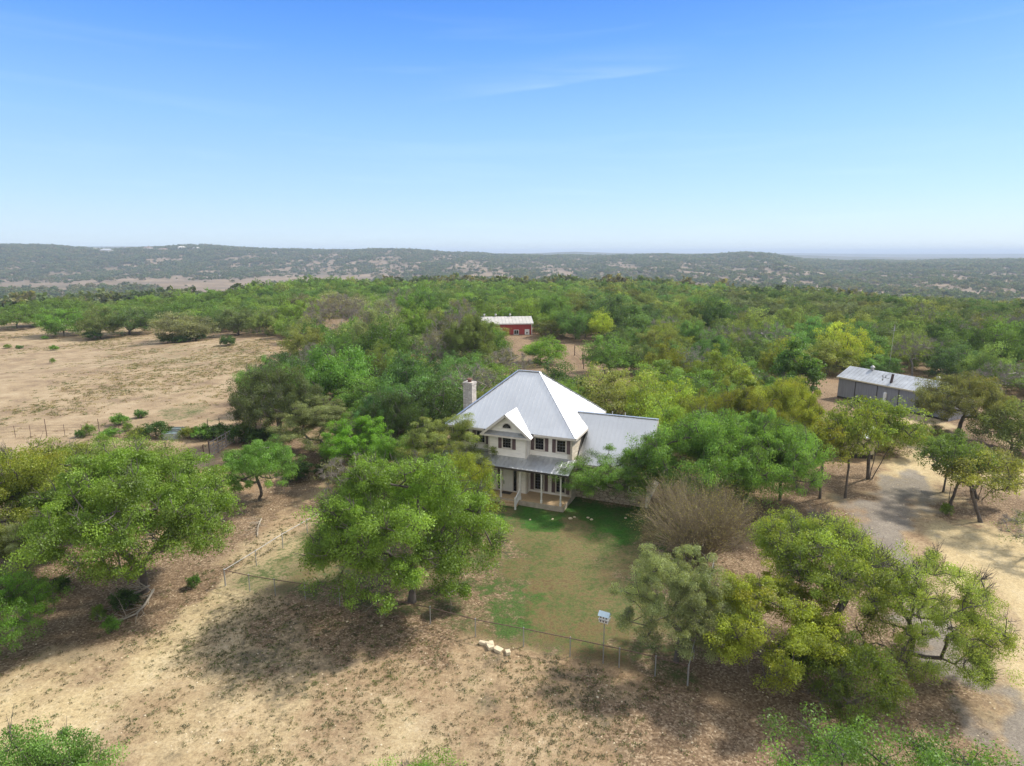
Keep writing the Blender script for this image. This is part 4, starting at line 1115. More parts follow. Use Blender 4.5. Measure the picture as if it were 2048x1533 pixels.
def wire_fence():
    xs = [-60, -20, 31, 62, 94, 130, 165, 200, 240, 277, 314, 340, 367, 392, 418, 441]
    ys = [881, 879, 875, 874, 873, 872, 872, 873, 873, 873, 873, 873, 876, 876, 874, 870]
    p0 = at(xs[0], ys[0])
    F_ = empty('wire_fence', (p0[0], p0[1], 0))
    tag(F_, 'rusty post and wire fence crossing the dry pasture edge', 'fence')
    pts = [Vector((*at(x, y), 0)) - Vector((p0[0], p0[1], 0)) for x, y in zip(xs, ys)]
    for i, a in enumerate(pts):
        h = 2.2 if xs[i] in (94, 200, 418, 441) else 1.45
        m = MB(); m.tube(a, a + Vector((0, 0, h)), .05 if h > 2 else .032, .04 if h > 2 else .03, 6); m.build('post', M['rusty_post'], F_)
    m = MB()
    for a, b in zip(pts[:-1], pts[1:]):
        for z in (.35, .7, 1.05, 1.35): m.bar(a + Vector((0, 0, z)), b + Vector((0, 0, z)), .010, .010)
    m.build('wire', M['rusty_post'], F_)
    # fence near the barn
    ps = [(1149, 712), (1165, 728), (1167, 738), (1183, 738), (1198, 730)]
    p0 = at(*ps[0]); F2 = empty('corral_fence', (p0[0], p0[1], 0))
    tag(F2, 'tall rusty corral posts on the pale ground behind the house', 'fence')
    q = [Vector((*at(*p), 0)) - Vector((p0[0], p0[1], 0)) for p in ps]
    for a in q:
        m = MB(); m.tube(a, a + Vector((0, 0, 2.3)), .09, .08, 6); m.build('post', M['rusty_post'], F2)
    m = MB()
    for a, b in zip(q[:-1], q[1:]):
        for z in (.5, 1.0): m.tube(a + Vector((0, 0, z)), b + Vector((0, 0, z)), .03, .03, 5)
    m.build('rail', M['rusty_post'], F2)
wire_fence()
def gate():
    a = Vector((*at(421, 917), 0)); b = Vector((*at(469, 887), 0))
    d = b - a; L = d.length; yaw = math.atan2(d.y, d.x)
    G = empty('pipe_gate', (a.x, a.y, 0), yaw)
    tag(G, 'long grey pipe panel gate with five rails beside the dark oak', 'gate')
    hz = 1.75
    for j in range(3):
        m = MB(); x0, x1 = L * j / 3 + .05, L * (j + 1) / 3 - .05
        for z in (.25, .6, .95, 1.3, hz): m.tube((x0, 0, z), (x1, 0, z), .042, .042, 6)
        for x in (x0, (x0 + x1) / 2, x1): m.tube((x, 0, .2), (x, 0, hz), .042, .042, 6)
        m.build('panel', M['gate_pipe'], G)
    for j in range(4):
        m = MB(); m.tube((L * j / 3, .06, 0), (L * j / 3, .06, 2.0), .06, .055, 8); m.build('post', M['rusty_post'], G)
    a2 = Vector((*at(409, 924), 0))
    P = MB(); P.tube((0, 0, 0), (0, 0, 1.9), .06, .06, 8); o = P.build('fence_post', M['rusty_post']); o.location = a2; tag(o, 'single dark post standing just before the pipe gate', 'post')
    pts = [at(478, 880), at(489, 872), at(500, 864), at(512, 856)]
    F2 = empty('post_fence', (pts[0][0], pts[0][1], 0)); tag(F2, 'dark rusty posts and rails under the big dark oak behind the gate', 'fence')
    q = [Vector((p[0] - pts[0][0], p[1] - pts[0][1], 0)) for p in pts]
    for v in q:
        m = MB(); m.tube(v, v + Vector((0, 0, 2.0)), .08, .07, 6); m.build('post', M['rusty_post'], F2)
    m = MB()
    for u, v in zip(q[:-1], q[1:]):
        for z in (.6, 1.1, 1.6): m.tube(u + Vector((0, 0, z)), v + Vector((0, 0, z)), .035, .035, 5)
    m.build('rail', M['rusty_post'], F2)
gate()

# ------------------------------------------------------------ small things on the ground
def trough(px_, py_, r, h, rz, label):
    x, y = at(px_, py_)
    T = empty('stock_tank', (x, y, 0), rz); tag(T, label, 'water trough', 'galvanised troughs by the wire fence')
    n = 28; m = MB(); L = .75
    def ring(rad, z): return [(math.cos(2 * math.pi * i / n) * rad + (L if math.cos(2 * math.pi * i / n) > 0 else -L) * .5, math.sin(2 * math.pi * i / n) * rad, z) for i in range(n)]
    o, t, i1, i2 = ring(r, 0), ring(r, h), ring(r - .06, h), ring(r - .06, h * .3)
    for A_, B_ in ((o, t), (t, i1), (i1, i2)):
        for i in range(n): j = (i + 1) % n; m.poly([A_[i], A_[j], B_[j], B_[i]])
    for z in (h * .33, h * .66):
        for i in range(n): j = (i + 1) % n; a, b = Vector(ring(r + .01, z)[i]), Vector(ring(r + .01, z)[j]); m.bar(a, b, .03, .03)
    m.build('tank', M['tank'], T)
    m = MB(); m.poly(ring(r - .062, h * .82)); m.build('water', M['tank_water'], T)
trough(343, 877, .62, .75, R(10), 'nearer and larger of the two pale blue-grey oval troughs')
trough(357, 868, .52, .75, R(4), 'smaller trough standing just behind the pale blue-grey one')
def rock(px_, py_, s, label, mat='limestone', group=None, name='rock', flat=.6, cat='rock', blocky=False):
    x, y = at(px_, py_); g = random.Random(int(px_ * 7 + py_))
    bm = bmesh.new()
    if blocky:
        bmesh.ops.create_cube(bm, size=1); bmesh.ops.bevel(bm, geom=bm.edges[:], offset=.09, segments=1, affect='EDGES')
        for v in bm.verts: v.co += Vector([g.uniform(-.05, .05) for _ in range(3)])
        sx, sy, sz = s * g.uniform(.9, 1.4), s * g.uniform(.55, .8), s * .5
    else:
        bmesh.ops.create_icosphere(bm, subdivisions=2, radius=.55)
        for v in bm.verts: v.co *= g.uniform(.8, 1.15)
        sx, sy, sz = s * g.uniform(.9, 1.3), s * g.uniform(.7, 1), s * flat
    for v in bm.verts: v.co = Vector((v.co.x * sx, v.co.y * sy, v.co.z * sz))
    me = bpy.data.meshes.new(name); bm.to_mesh(me); bm.free(); me.materials.append(M[mat])
    o = bpy.data.objects.new(name, me); COL.objects.link(o)
    o.location = (x, y, tz(x, y) + sz * .38); o.rotation_euler = (g.uniform(-.1, .1), g.uniform(-.1, .1), g.uniform(0, 3))
    tag(o, label, cat, group); return o
for (a, b, s), l in zip(((968, 1290, .40), (983, 1291, .34), (980, 1296, .46), (997, 1303, .42), (1016, 1308, .40)),
        ('leftmost of the pale limestone blocks outside the fence', 'small block touching the back of the pale limestone blocks', 'long pale limestone block in the middle of the scattered blocks', 'upright yellowish limestone block, second from the right', 'rightmost limestone block lying apart from the others')):
    rock(a, b, s, l, name='limestone_block', cat='stone block', group='limestone blocks outside the fence', blocky=True)
for i, (a, b, s) in enumerate(((1141, 1039, .3), (1149, 1036, .2), (1176, 1037, .22), (1183, 1041, .26), (1251, 1037, .22), (1060, 1041, .18), (1105, 1040, .18), (1292, 1031, .18))):
    rock(a, b, s, ['pale rock at the left end of the bed edging, below the porch corner', 'small pale rock touching the first edging rock', 'small rock in the middle of the bed edging', 'larger pale rock in the middle of the bed edging', 'orange lit rock near the right end of the bed edging', 'small rock below the porch steps', 'small rock below the right porch posts', 'small rock beside the twiggy bush'][i], group='pale rocks edging the flower bed')
def birdhouse():
    x, y = at(1206, 1327)
    T = empty('birdhouse', (x, y, 0), R(-28)); T.scale = (.85, .85, 1); tag(T, 'white birdhouse with blue-grey gabled roof on a tall thin pole', 'birdhouse')
    zb = 2.55
    m = MB(); m.tube((0, 0, 0), (0, 0, zb), .035, .03, 8); m.build('pole', M['galv'], T)
    m = MB(); m.box(-.30, -.22, zb, .30, .22, zb + .16); m.box(-.27, -.19, zb + .19, .27, .19, zb + .38); m.box(-.33, -.26, zb + .16, .33, .26, zb + .19)
    b = m.build('box', M['bird_wall'], T)
    m = MB()
    for a in (-.18, 0, .18):
        for z in (zb + .04, zb + .24): m.box(a - .045, -.225 if z < zb + .1 else -.195, z, a + .045, -.2201 if z < zb + .1 else -.1901, z + .09)
    m.box(-.29, -.262, zb + .165, .29, -.2605, zb + .185); m.build('entrance_hole', M['under'], b)
    m = MB(); m.poly([(-.36, -.28, zb + .38), (.36, -.28, zb + .38), (.36, 0, zb + .58), (-.36, 0, zb + .58)]); m.poly([(-.36, .28, zb + .38), (.36, .28, zb + .38), (.36, 0, zb + .58), (-.36, 0, zb + .58)])
    m.poly([(-.34, -.25, zb + .37), (-.34, .25, zb + .37), (-.34, 0, zb + .56)]); m.poly([(.34, -.25, zb + .37), (.34, .25, zb + .37), (.34, 0, zb + .56)])
    m.build('roof', M['bird_roof'], T)
birdhouse()
def dead_branch(pts, r, label, nsub=5, seed=1, name='fallen_branch', mat='deadwood'):
    g = random.Random(seed); m = MB()
    W_ = [Vector((*at(a, b), c)) for a, b, c in pts]; o0 = W_[0].copy(); o0.z = 0
    W_ = [w - o0 for w in W_]
    for i, (a, b) in enumerate(zip(W_[:-1], W_[1:])):
        r0 = r * (1 - i / len(W_)) + .012; m.tube(a, b, r0, r0 * .85, 7)
        for _ in range(nsub):
            p = a.lerp(b, g.random()); d = (b - a).normalized() + Vector((g.uniform(-1, 1), g.uniform(-1, 1), g.uniform(-.05, .6))); d.normalize()
            q = p + d * g.uniform(.4, 1.3); q.z = max(.03, q.z); m.tube(p, q, r0 * .4, r0 * .2, 5)
            for _k in range(2):
                d2 = (d + Vector((g.uniform(-.8, .8), g.uniform(-.8, .8), g.uniform(-.2, .4)))).normalized(); q2 = q + d2 * g.uniform(.2, .6); q2.z = max(.02, q2.z); m.tube(q, q2, r0 * .2, r0 * .1, 4)
    o = m.build(name, M[mat]); o.location = o0; tag(o, label, 'branch'); return o
dead_branch([(308, 1187, .25), (290, 1215, .15), (272, 1231, .10), (250, 1240, .08), (234, 1248, .06)], .07, 'long pale fallen branch trailing from the big left oak', 5, 4)
dead_branch([(300, 1180, .3), (285, 1195, .5), (262, 1205, .35), (250, 1215, .1)], .05, 'grey tangle of dead limbs heaped at the foot of the big left oak', 12, 8)
dead_branch([(523, 1040, .1), (517, 1056, .18), (514, 1075, .06)], .035, 'heap of thin grey twigs on the bare ground left of the fence', 11, 9, name='twig_pile')

# ------------------------------------------------------------ the trees one can single out
o = PT('oak_left', 288, 1182, 372, 305, G_BRIGHT, 'big bright green live oak left of the yard with dark forked trunk', cat='tree', name='live_oak', rz=.6, tip=.25)
PT('canopy_b', 60, 1120, 330, 240, (0.155, 0.19, 0.035), 'yellow-green oak with orange tips at the left edge behind the big oak', cat='tree', name='live_oak', tip=.9)
PT('canopy_a', 175, 1050, 300, 175, (0.125, 0.185, 0.04), 'oak whose yellowish top shows behind the big left oak', cat='tree', name='live_oak', tip=.7)
PT('oak_grey', -15, 1195, 190, 160, G_GREY, 'grey-green oak crown at the left edge above the shade', cat='tree', name='live_oak')
PT('canopy_a', -50, 1325, 230, 170, (0.10, 0.20, 0.03), 'bright green oak crown cut by the left edge below the shade', cat='tree', name='live_oak', tip=.1)
PTT('canopy_b', -55, 1532, 7.0, 5.6, (0.10, 0.18, 0.045), 'green oak top poking into the bottom left corner', cat='tree', name='live_oak', tip=.1)
PTT('low_bush', 838, 1552, 4.6, 2.4, (0.11, 0.20, 0.03), 'low bright green tree top at the bottom edge of the bare ground', cat='tree', name='live_oak', tip=.3)
PTT('canopy_a', 2010, 1625, 10.0, 6.0, (0.095, 0.17, 0.035), 'broad green oak top filling the bottom right corner', cat='tree', name='live_oak', tip=.1, rz=2.0)
PT('oak_centre', 824, 1205, 365, 318, (0.128, 0.205, 0.036), 'huge drooping green live oak in front of the porch', cat='tree', name='live_oak', rz=1.3, tip=.12)
PT('canopy_b', 905, 1075, 165, 175, (0.175, 0.215, 0.035), 'yellow and orange tipped oak between the huge oak and the porch roof', cat='tree', name='live_oak', tip=1.0)
PT('oak_grey', 1352, 1325, 205, 245, G_GREY, 'grey-green willowy oak beside the birdhouse', cat='tree', name='live_oak', rz=.5, tip=.3)
PT('oak_yellow', 1540, 1352, 250, 205, (0.205, 0.245, 0.038), 'low yellow oak leaning over the fence corner', cat='tree', name='live_oak', tip=.7, rz=.4)
PT('oak_gnarled', 1622, 1278, 345, 262, (0.168, 0.225, 0.050), 'wide gnarled yellow-green oak with twin dark trunks right of the yard', cat='tree', name='live_oak', tip=.7, rz=.9)
PT('oak_leaning', 1812, 1340, 265, 250, (0.185, 0.238, 0.060), 'thin-leaved oak leaning right over the asphalt drive', cat='tree', name='live_oak', rz=.15, tip=.6)
PT('low_bush', 1695, 1425, 190, 160, (0.085, 0.125, 0.03), 'dark sprawling low oak in front of the twin-trunked oak', cat='tree', name='live_oak', rz=2.2, tip=.6)
PT('juniper0', 1585, 1330, 90, 70, (0.03, 0.07, 0.02), 'dark green juniper bush under the yellow oak', cat='bush', name='juniper_bush')
x_, y_ = at(1392, 1118)
place_tree('vase', x_, y_, 8.6, 6.4, (0.19, 0.17, 0.07), 'leafless brown vase-shaped twiggy bush beside the stone wing', cat='bush', name='twiggy_bush', tip=.3)
PT('round_small', 521, 1002, 140, 128, (0.10, 0.19, 0.04), 'small round lollipop oak alone on the slope left of the yard', cat='tree', name='live_oak', tip=.1)
PT('canopy_a', 1248, 1006, 215, 128, (0.095, 0.17, 0.04), 'green oak whose limbs hang before the stone wing', cat='tree', name='live_oak', tip=.2, rz=3.3)
PT('canopy_b', 1390, 1025, 250, 215, (0.105, 0.19, 0.045), 'tall fresh green oak at the right end of the wing', cat='tree', name='live_oak', tip=.15, rz=.8)
PT('canopy_a', 1490, 1015, 230, 200, (0.11, 0.195, 0.05), 'rounded green oak behind the twiggy bush', cat='tree', name='live_oak', tip=.15, rz=5)
PT('oak_left', 1560, 1000, 150, 160, (0.12, 0.19, 0.05), 'green oak between the rounded oak and the slim trunks', cat='tree', name='live_oak', tip=.3, rz=4)
PT('open0', 1640, 997, 100, 170, (0.165, 0.19, 0.045), 'slim yellow-green oak with one leaning dark trunk left of the cream hut', cat='tree', name='live_oak', tip=.9)
PT('open0', 1690, 997, 100, 195, (0.13, 0.17, 0.04), 'slim oak with pale single trunk before the cream hut', cat='tree', name='live_oak', tip=.6, rz=2)
PT('open2', 1738, 958, 165, 165, (0.125, 0.175, 0.04), 'oak with three curving trunks beside the sandy track', cat='tree', name='live_oak', tip=.6)
PT('open1', 1899, 1014, 125, 150, (0.085, 0.13, 0.035), 'dark green oak with splayed trunks in the middle of the turning circle', cat='tree', name='live_oak', tip=.3)
PT('open0', 1886, 985, 90, 125, (0.075, 0.12, 0.035), 'dark oak just behind the splayed one in the turning circle', cat='tree', name='live_oak', tip=.2, rz=3)
PT('open1', 1966, 1047, 150, 145, (0.165, 0.18, 0.05), 'olive yellow oak with two bare trunks near the right edge', cat='tree', name='live_oak', tip=.6, rz=1)
PT('open2', 1958, 1000, 140, 110, (0.15, 0.165, 0.055), 'olive oak behind the two-trunked one near the right edge', cat='tree', name='live_oak', tip=.5)
PT('sparse0', 2075, 1115, 150, 100, G_GREY, 'small greyish oak cut by the right edge below the olive oaks', cat='tree', name='live_oak')
PT('canopy_b', 1914, 874, 165, 132, (0.13, 0.14, 0.06), 'round olive-brown oak at the right end of the grey shed', cat='tree', name='live_oak', tip=.8)
PT('mid1', 2020, 905, 130, 110, (0.11, 0.14, 0.055), 'olive oak right of the round olive-brown one', cat='tree', name='live_oak', tip=.5)
PT('mid3', 1768, 905, 100, 78, (0.15, 0.165, 0.055), 'small yellowish oak before the shed doors', cat='tree', name='live_oak', tip=.7)
PT('mid0', 1850, 880, 70, 40, (0.15, 0.15, 0.07), 'low khaki scrub at the foot of the olive-brown oak', cat='bush', name='scrub_bush', tip=.5)
PT('canopy_b', 560, 895, 170, 165, (0.070, 0.092, 0.04), 'dark brownish oak overhanging the gate at the pasture corner', cat='tree', name='live_oak', tip=.5)
PT('oak_grey', 644, 915, 165, 135, (0.14, 0.165, 0.08), 'pale grey-green oak with forked trunk left of the house', cat='tree', name='live_oak', tip=.3, rz=2)
PT('shrub0', 600, 960, 60, 40, (0.045, 0.085, 0.025), 'dark green bush under the pale grey-green oak', cat='bush', name='evergreen_bush')
PT('juniper1', 650, 955, 40, 42, (0.05, 0.08, 0.03), 'dark shaggy bush at the foot of the forked pale oak', cat='bush', name='evergreen_bush')
PT('oak_yellow', 725, 960, 130, 130, (0.115, 0.235, 0.025), 'vivid lime green tree left of the house', cat='tree', name='elm_tree', tip=.2)
PT('oak_yellow', 790, 985, 120, 120, (0.115, 0.225, 0.03), 'second vivid lime green tree, closer to the porch', cat='tree', name='elm_tree', tip=.2, rz=2)
PT('sparse1', 700, 1000, 130, 95, (0.15, 0.165, 0.085), 'thin greyish oak below the lime green tree', cat='tree', name='live_oak')
PT('oak_grey', 882, 992, 170, 180, (0.155, 0.19, 0.07), 'olive twiggy oak beside the left end of the porch roof', cat='tree', name='live_oak', tip=.7, rz=4)
PT('canopy_a', 770, 905, 140, 120, (0.065, 0.14, 0.055), 'blue-green round oak behind the lime green trees', cat='tree', name='live_oak', tip=.1)
PT('canopy_b', 938, 742, 100, 116, (0.11, 0.145, 0.05), 'olive oak hiding the left half of the red barn', cat='tree', name='live_oak', tip=.3)
PT('sparse1', 1012, 768, 96, 72, (0.145, 0.145, 0.10), 'brownish thin oak between the red barn and the hip roof', cat='tree', name='bare_oak', tip=.3)
# around the barn and pasture
PT('mid2', 1087, 728, 92, 58, (0.115, 0.20, 0.035), 'bright green spreading oak on straw ground before the red barn', cat='tree', name='live_oak', tip=.1)
PT('mid4', 1219, 748, 95, 78, (0.10, 0.175, 0.05), 'green oak with pale dead limbs right of the corral posts', cat='tree', name='live_oak', tip=.1)
PT('sparse2', 858, 745, 92, 82, (0.155, 0.150, 0.12), 'bare grey-brown oak standing alone in the gap left of the barn', cat='tree', name='bare_oak')
PT('mid0', 832, 668, 90, 88, (0.085, 0.16, 0.035), 'dark crowned green oak rising above the bare grey trees', cat='tree', name='live_oak', tip=.1)
for i, (a, b, w_, h_) in enumerate(((648, 672, 75, 70), (690, 668, 80, 78), (722, 676, 70, 72), (775, 690, 80, 85), (745, 690, 60, 62), (620, 680, 60, 50))):
    PT('sparse%d' % (i % 3), a, b, w_, h_, ((0.16, 0.15, 0.12), (0.19, 0.17, 0.14), (0.15, 0.15, 0.10))[i % 3], ['bare grey oak over the orange ground, second of its row', 'bare grey oak with arching trunks in the middle of its row', 'bare oak just right of the arching trunks', 'tall bare brownish oak at the right end of the grey row', 'low bare oak in the hollow of the grey row', 'grey-green oak at the left end of the bare row'][i], cat='tree', name='bare_oak', group='bare grey oaks beyond the pasture', tip=.1)
PT('mid3', 371, 678, 112, 66, (0.150, 0.160, 0.100), 'greyish oak alone in the pasture with shrubs at its foot', cat='tree', name='live_oak', tip=.5)
for i, (a, b, w_, h_) in enumerate(((335, 681, 34, 18), (362, 682, 30, 14), (392, 679, 36, 22))):
    PT('shrub%d' % i, a, b, w_, h_, (0.045, 0.09, 0.022), 'dark green shrub under the lone greyish pasture oak, ' + ('left', 'middle', 'right') [i] + ' of three', cat='bush', name='evergreen_bush', group='shrubs under the lone pasture oak')
for i, (k_, a, b, w_, h_, c_, l_) in enumerate((
  ('mid3', 128, 664, 88, 60, (0.095, 0.18, 0.035), 'bright green oak at the back edge of the pasture'),
  ('mid4', 200, 667, 64, 62, (0.12, 0.15, 0.06), 'olive oak right of the bright green pasture-edge oak'),
  ('mid0', 258, 662, 95, 62, (0.085, 0.135, 0.05), 'broad grey-green oak left of the lone pasture oak'),
  ('juniper0', 190, 670, 34, 24, (0.04, 0.085, 0.02), 'dark bush at the foot of the olive pasture-edge oak'),
  ('mid2', 478, 668, 80, 58, (0.10, 0.13, 0.055), 'grey-green oak right of the lone pasture oak'),
  ('mid1', 535, 672, 66, 56, (0.125, 0.165, 0.06), 'light green oak with a visible trunk at the pasture corner'),
  ('mid0', 608, 690, 66, 46, (0.10, 0.145, 0.055), 'leaning green oak below the bare grey row'),
  ('mid4', 34, 655, 74, 48, (0.10, 0.165, 0.04), 'green oak at the far left of the pasture'),
  ('mid2', 85, 650, 60, 46, (0.085, 0.14, 0.04), 'small oak second from the far left of the pasture'))):
    PT(k_, a, b, w_, h_, c_, l_, cat='tree', name='live_oak', tip=.15)
BUSH = [(222, 874, 26, 16, 'round bright green bush beside the tallest left fence post'), (178, 871, 18, 17, 'small leafy bush third from the left along the wire fence'), (160, 874, 11, 8, 'tiny green tuft left of the small leafy bush'), (240, 850, 24, 18, 'thin scrubby bush beyond the wire fence'),
        (257, 862, 14, 12, 'small bush between the thin scrub and the troughs'), (283, 835, 16, 14, 'tuft standing alone in the pasture beyond the fence'), (279, 873, 28, 16, 'yellow-green bush left of the troughs'), (313, 873, 36, 24, 'rounded dark green bush just left of the troughs'),
        (380, 876, 26, 20, 'yellow topped bush just right of the troughs'), (410, 878, 34, 22, 'green bush left of two posts near the gate'), (432, 878, 34, 22, 'dark green bush under the two tall posts near the gate'),
        (457, 694, 20, 16, 'dark bush alone in the open pasture below the oaks'), (107, 693, 12, 8, 'small tuft in the left part of the pasture'), (14, 687, 9, 6, 'tiny tuft at the left edge of the pasture'), (38, 688, 9, 5, 'tiny pale tuft beside the leftmost pasture tuft'), (88, 670, 8, 5, 'tiny tuft near the back of the pasture'),
        (104, 722, 6, 5, 'tiny brown tuft in mid pasture'), (387, 1174, 16, 14, 'small green sprout right of the big left oak'), (222, 1262, 20, 20, 'small bright bush at the end of the fallen branch'), (197, 1238, 18, 14, 'low green tuft in the shade of the left oak'), (118, 1180, 26, 16, 'dark green tuft in the deep shade left of the oak trunk'),
        (250, 1215, 40, 30, 'dark green sprouts around the dead limbs under the left oak'), (484, 885, 44, 30, 'dark brush tangled along the gate posts'), (516, 884, 40, 22, 'green brush at the foot of the dark oak by the gate'), (548, 880, 24, 14, 'small green bush at the right foot of the dark oak'), (1893, 1030, 14, 10, 'green tuft at the foot of the splayed oak')]
for i, (a, b, w_, h_, l_) in enumerate(BUSH):
    c_ = [(0.10, 0.20, 0.035), (0.12, 0.18, 0.04), (0.065, 0.13, 0.03)][(i * 7) % 3] if 'dark' not in l_ else (0.045, 0.085, 0.022)
    if 'yellow' in l_: c_ = (0.13, 0.16, 0.03)
    PT('shrub%d' % (i % 3), a, b, w_ * 1.4, h_ * 1.35, c_, l_, cat='bush', name='shrub', tip=.5 if 'yellow' in l_ else .15)

# ------------------------------------------------------------ the wood: more trees, nearest ones individual, the rest one mass
BLOCK = [PP((0, 600), (1, 600), (1, 601)),
         PP((1060, 684), (1170, 684), (1265, 735), (1300, 765), (1260, 812), (1080, 815), (1050, 760)),
         PP((985, 679), (1075, 679), (1080, 762), (1000, 762)),
         PP((1575, 830), (1600, 768), (1690, 747), (1890, 767), (1960, 800), (2500, 850), (3200, 1600), (1640, 1600)),
         PP((370, 835), (540, 845), (560, 900), (700, 960), (370, 990)),
         PP((640, 640), (740, 640), (760, 690), (640, 690)),
         PP((820, 700), (880, 700), (890, 790), (830, 800)),
         PP((1360, 700), (1450, 715), (1440, 730), (1350, 722)),
         PP((1525, 740), (1640, 735), (1640, 765), (1530, 765))]
W2 = PP((1250, 905), (1250, 850), (1640, 830), (1640, 965), (1590, 990), (1440, 1000), (1350, 975))
W3 = PP((560, 890), (880, 872), (868, 925), (720, 950), (650, 925))
barn_c, shed_c, hut_c = (-2.5, 164.5), (54.5, 88), (36.5, 67)
def free(x, y, w, margin=.42):
    X, Y = np.array([x]), np.array([y])
    if poly_sd(X, Y, REG['pasture'])[0] > -w * margin - 0.5: return False
    for p in BLOCK:
        if poly_sd(X, Y, p)[0] > 0: return False
    if math.hypot(x - barn_c[0], (y - barn_c[1]) * 1.3) < 9.5 + w * .3: return False
    hx, hy = x - HX, y - HY; a = hx * math.cos(HTH) + hy * math.sin(HTH); b = -hx * math.sin(HTH) + hy * math.cos(HTH)
    if -14.2 - w * .5 < a < 6.8 + w * .42 and -3 < b < 11.2 + w * .5: return False
    if y < 75 and poly_sd(X, Y, W2)[0] < 0 and poly_sd(X, Y, W3)[0] < 0: return False
    if poly_sd(X, Y, REG['sand'])[0] > -w * .3: return False
    return True
placed = [(x, y, r) for x, y, r in TREE_DISCS]
fill = []
gf = np.random.default_rng(99)
cell = {}
def near_ok(x, y, w, k):
    cx, cy = int(x // 8), int(y // 8)
    for i in range(cx - 2, cx + 3):
        for j in range(cy - 2, cy + 3):
            for (u, v, q) in cell.get((i, j), ()):
                if math.hypot(x - u, y - v) < k * (w / 2 + q): return False
    return True
def put(x, y, r): cell.setdefault((int(x // 8), int(y // 8)), []).append((x, y, r))
for x, y, r in placed:
    if r > 1.5: put(x, y, r)
def slope_zone(r, p): return r < np.interp(p, *P_EDGE) + (60 if p < 1400 else 1e9)
for it in range(90000):
    r = math.sqrt(gf.uniform(52 ** 2, 760 ** 2)); a = gf.uniform(-.80, .80)
    x, y = r * math.sin(a), r * math.cos(a)
    p = float(px_of(x, y)); rpx = float(np.interp(p, *P_EDGE))
    if r > rpx + 70 and p < 1330: continue
    if r > rpx + 70 and r > np.interp(p, [1330, 1500, 1700, 2048, 2600], [rpx + 70, 390, 410, 420, 440]): continue
    w = gf.uniform(6.0, 10.5) * (0.85 if r > 300 else 1)
    if r > 200: w *= gf.uniform(.65, .95)
    if p < 560 and r > rpx + 22: continue
    if not near_ok(x, y, w, .66 if y > 74 else .60): continue
    if not free(x, y, w): continue
    put(x, y, w / 2); fill.append((r, x, y, w, p))
fill.sort(key=lambda t: t[0] / t[3])
n_named = len([o for o in COL.objects if o.type == 'EMPTY' and ('oak' in o.name or 'elm' in o.name)])
n_ind = max(0, 292 - n_named)
def wood_colour(x, y, p, g):
    r = math.hypot(x, y); py = to_px(x, y, 0)[1]
    u = g.random(); k = None
    if 1230 < p < 1640 and y < 110: pal = [(G_YEL, .34, .8), ((0.085, 0.145, 0.045), .12, .1), ((0.15, 0.185, 0.04), .3, .7), ((0.105, 0.18, 0.045), .2, .3), (G_OLIVE, .08, .4)]
    elif p < 940 and y < 125: pal = [((0.085, 0.155, 0.035), .35, .2), ((0.068, 0.135, 0.048), .28, .1), ((0.12, 0.165, 0.045), .15, .5), (G_OLIVE, .12, .3), (G_DARK, .10, .1)]
    elif 560 < p < 840 and y < 260: pal = [(G_KHAKI, .3, .2), (G_GREY, .3, .2), (G_MID, .4, .2)]
    elif 840 <= p < 1075 and y < 160: pal = [((0.145, 0.148, 0.098), .4, .2), (G_OLIVE, .3, .3), (G_MID, .3, .1)]
    elif p > 1450 and r > 170: pal = [((0.075, 0.105, 0.045), .35, .2), (G_DARK, .25, .1), (G_OLIVE, .25, .3), ((0.10, 0.115, 0.07), .15, .2)]
    elif p > 1150: pal = [((0.105, 0.145, 0.055), .28, .3), (G_OLIVE, .20, .4), ((0.08, 0.145, 0.050), .27, .1), ((0.07, 0.115, 0.05), .12, .1), (G_YEL, .06, .6), (G_DARK, .07, .1)]
    elif r > 220: pal = [(G_MID, .40, .15), ((0.07, 0.125, 0.035), .3, .1), ((0.105, 0.165, 0.04), .2, .2), (G_OLIVE, .1, .2)]
    else: pal = [(G_MID, .4, .2), ((0.105, 0.17, 0.045), .3, .2), (G_OLIVE, .2, .3), (G_DARK, .1, .1)]
    acc = 0
    for c, q, t in pal:
        acc += q
        if u <= acc: break
    j = g.uniform(.72, 1.34); hj = g.uniform(-.10, .10)
    return (c[0] * j * (1 + hj), c[1] * j, c[2] * j * (1 - hj)), t
def colour_word(c):
    r_, g_, b_ = c
    if r_ > g_ * 1.02: return 'brownish'
    if r_ > g_ * .86 and b_ < g_ * .33: return 'yellow-green'
    if b_ > g_ * .52: return 'grey-green'
    if r_ > g_ * .80: return 'olive'
    if g_ < .105: return 'dark green'
    if g_ > .165: return 'bright green'
    return 'mid green'
def zone(x, y, p):
    d = 'near' if y < 100 else ('far' if y > 190 else 'middle')
    if p < 560: return 'in the wood behind the pasture'
    if p < 930: return {'near': 'in the thicket left of the chimney', 'middle': 'in the wood between pasture and red barn', 'far': 'in the far wood above the bare grey oaks'}[d]
    if p < 1100: return {'near': 'close behind the hip roof', 'middle': 'beside the red barn clearing', 'far': 'in the far wood beyond the red barn'}[d]
    if p < 1330: return {'near': 'right behind the wing roof', 'middle': 'in the wood right of the corral posts', 'far': 'in the far wood right of the barn'}[d]
    if p < 1640: return {'near': 'in the thicket right of the wing', 'middle': 'in the wood left of the grey shed', 'far': 'on the far slope left of the grey shed'}[d]
    return {'near': 'right beside the grey shed', 'middle': 'in the wood behind the grey shed', 'far': 'on the far slope above the grey shed'}[d]
auto = []
wood_pts = []
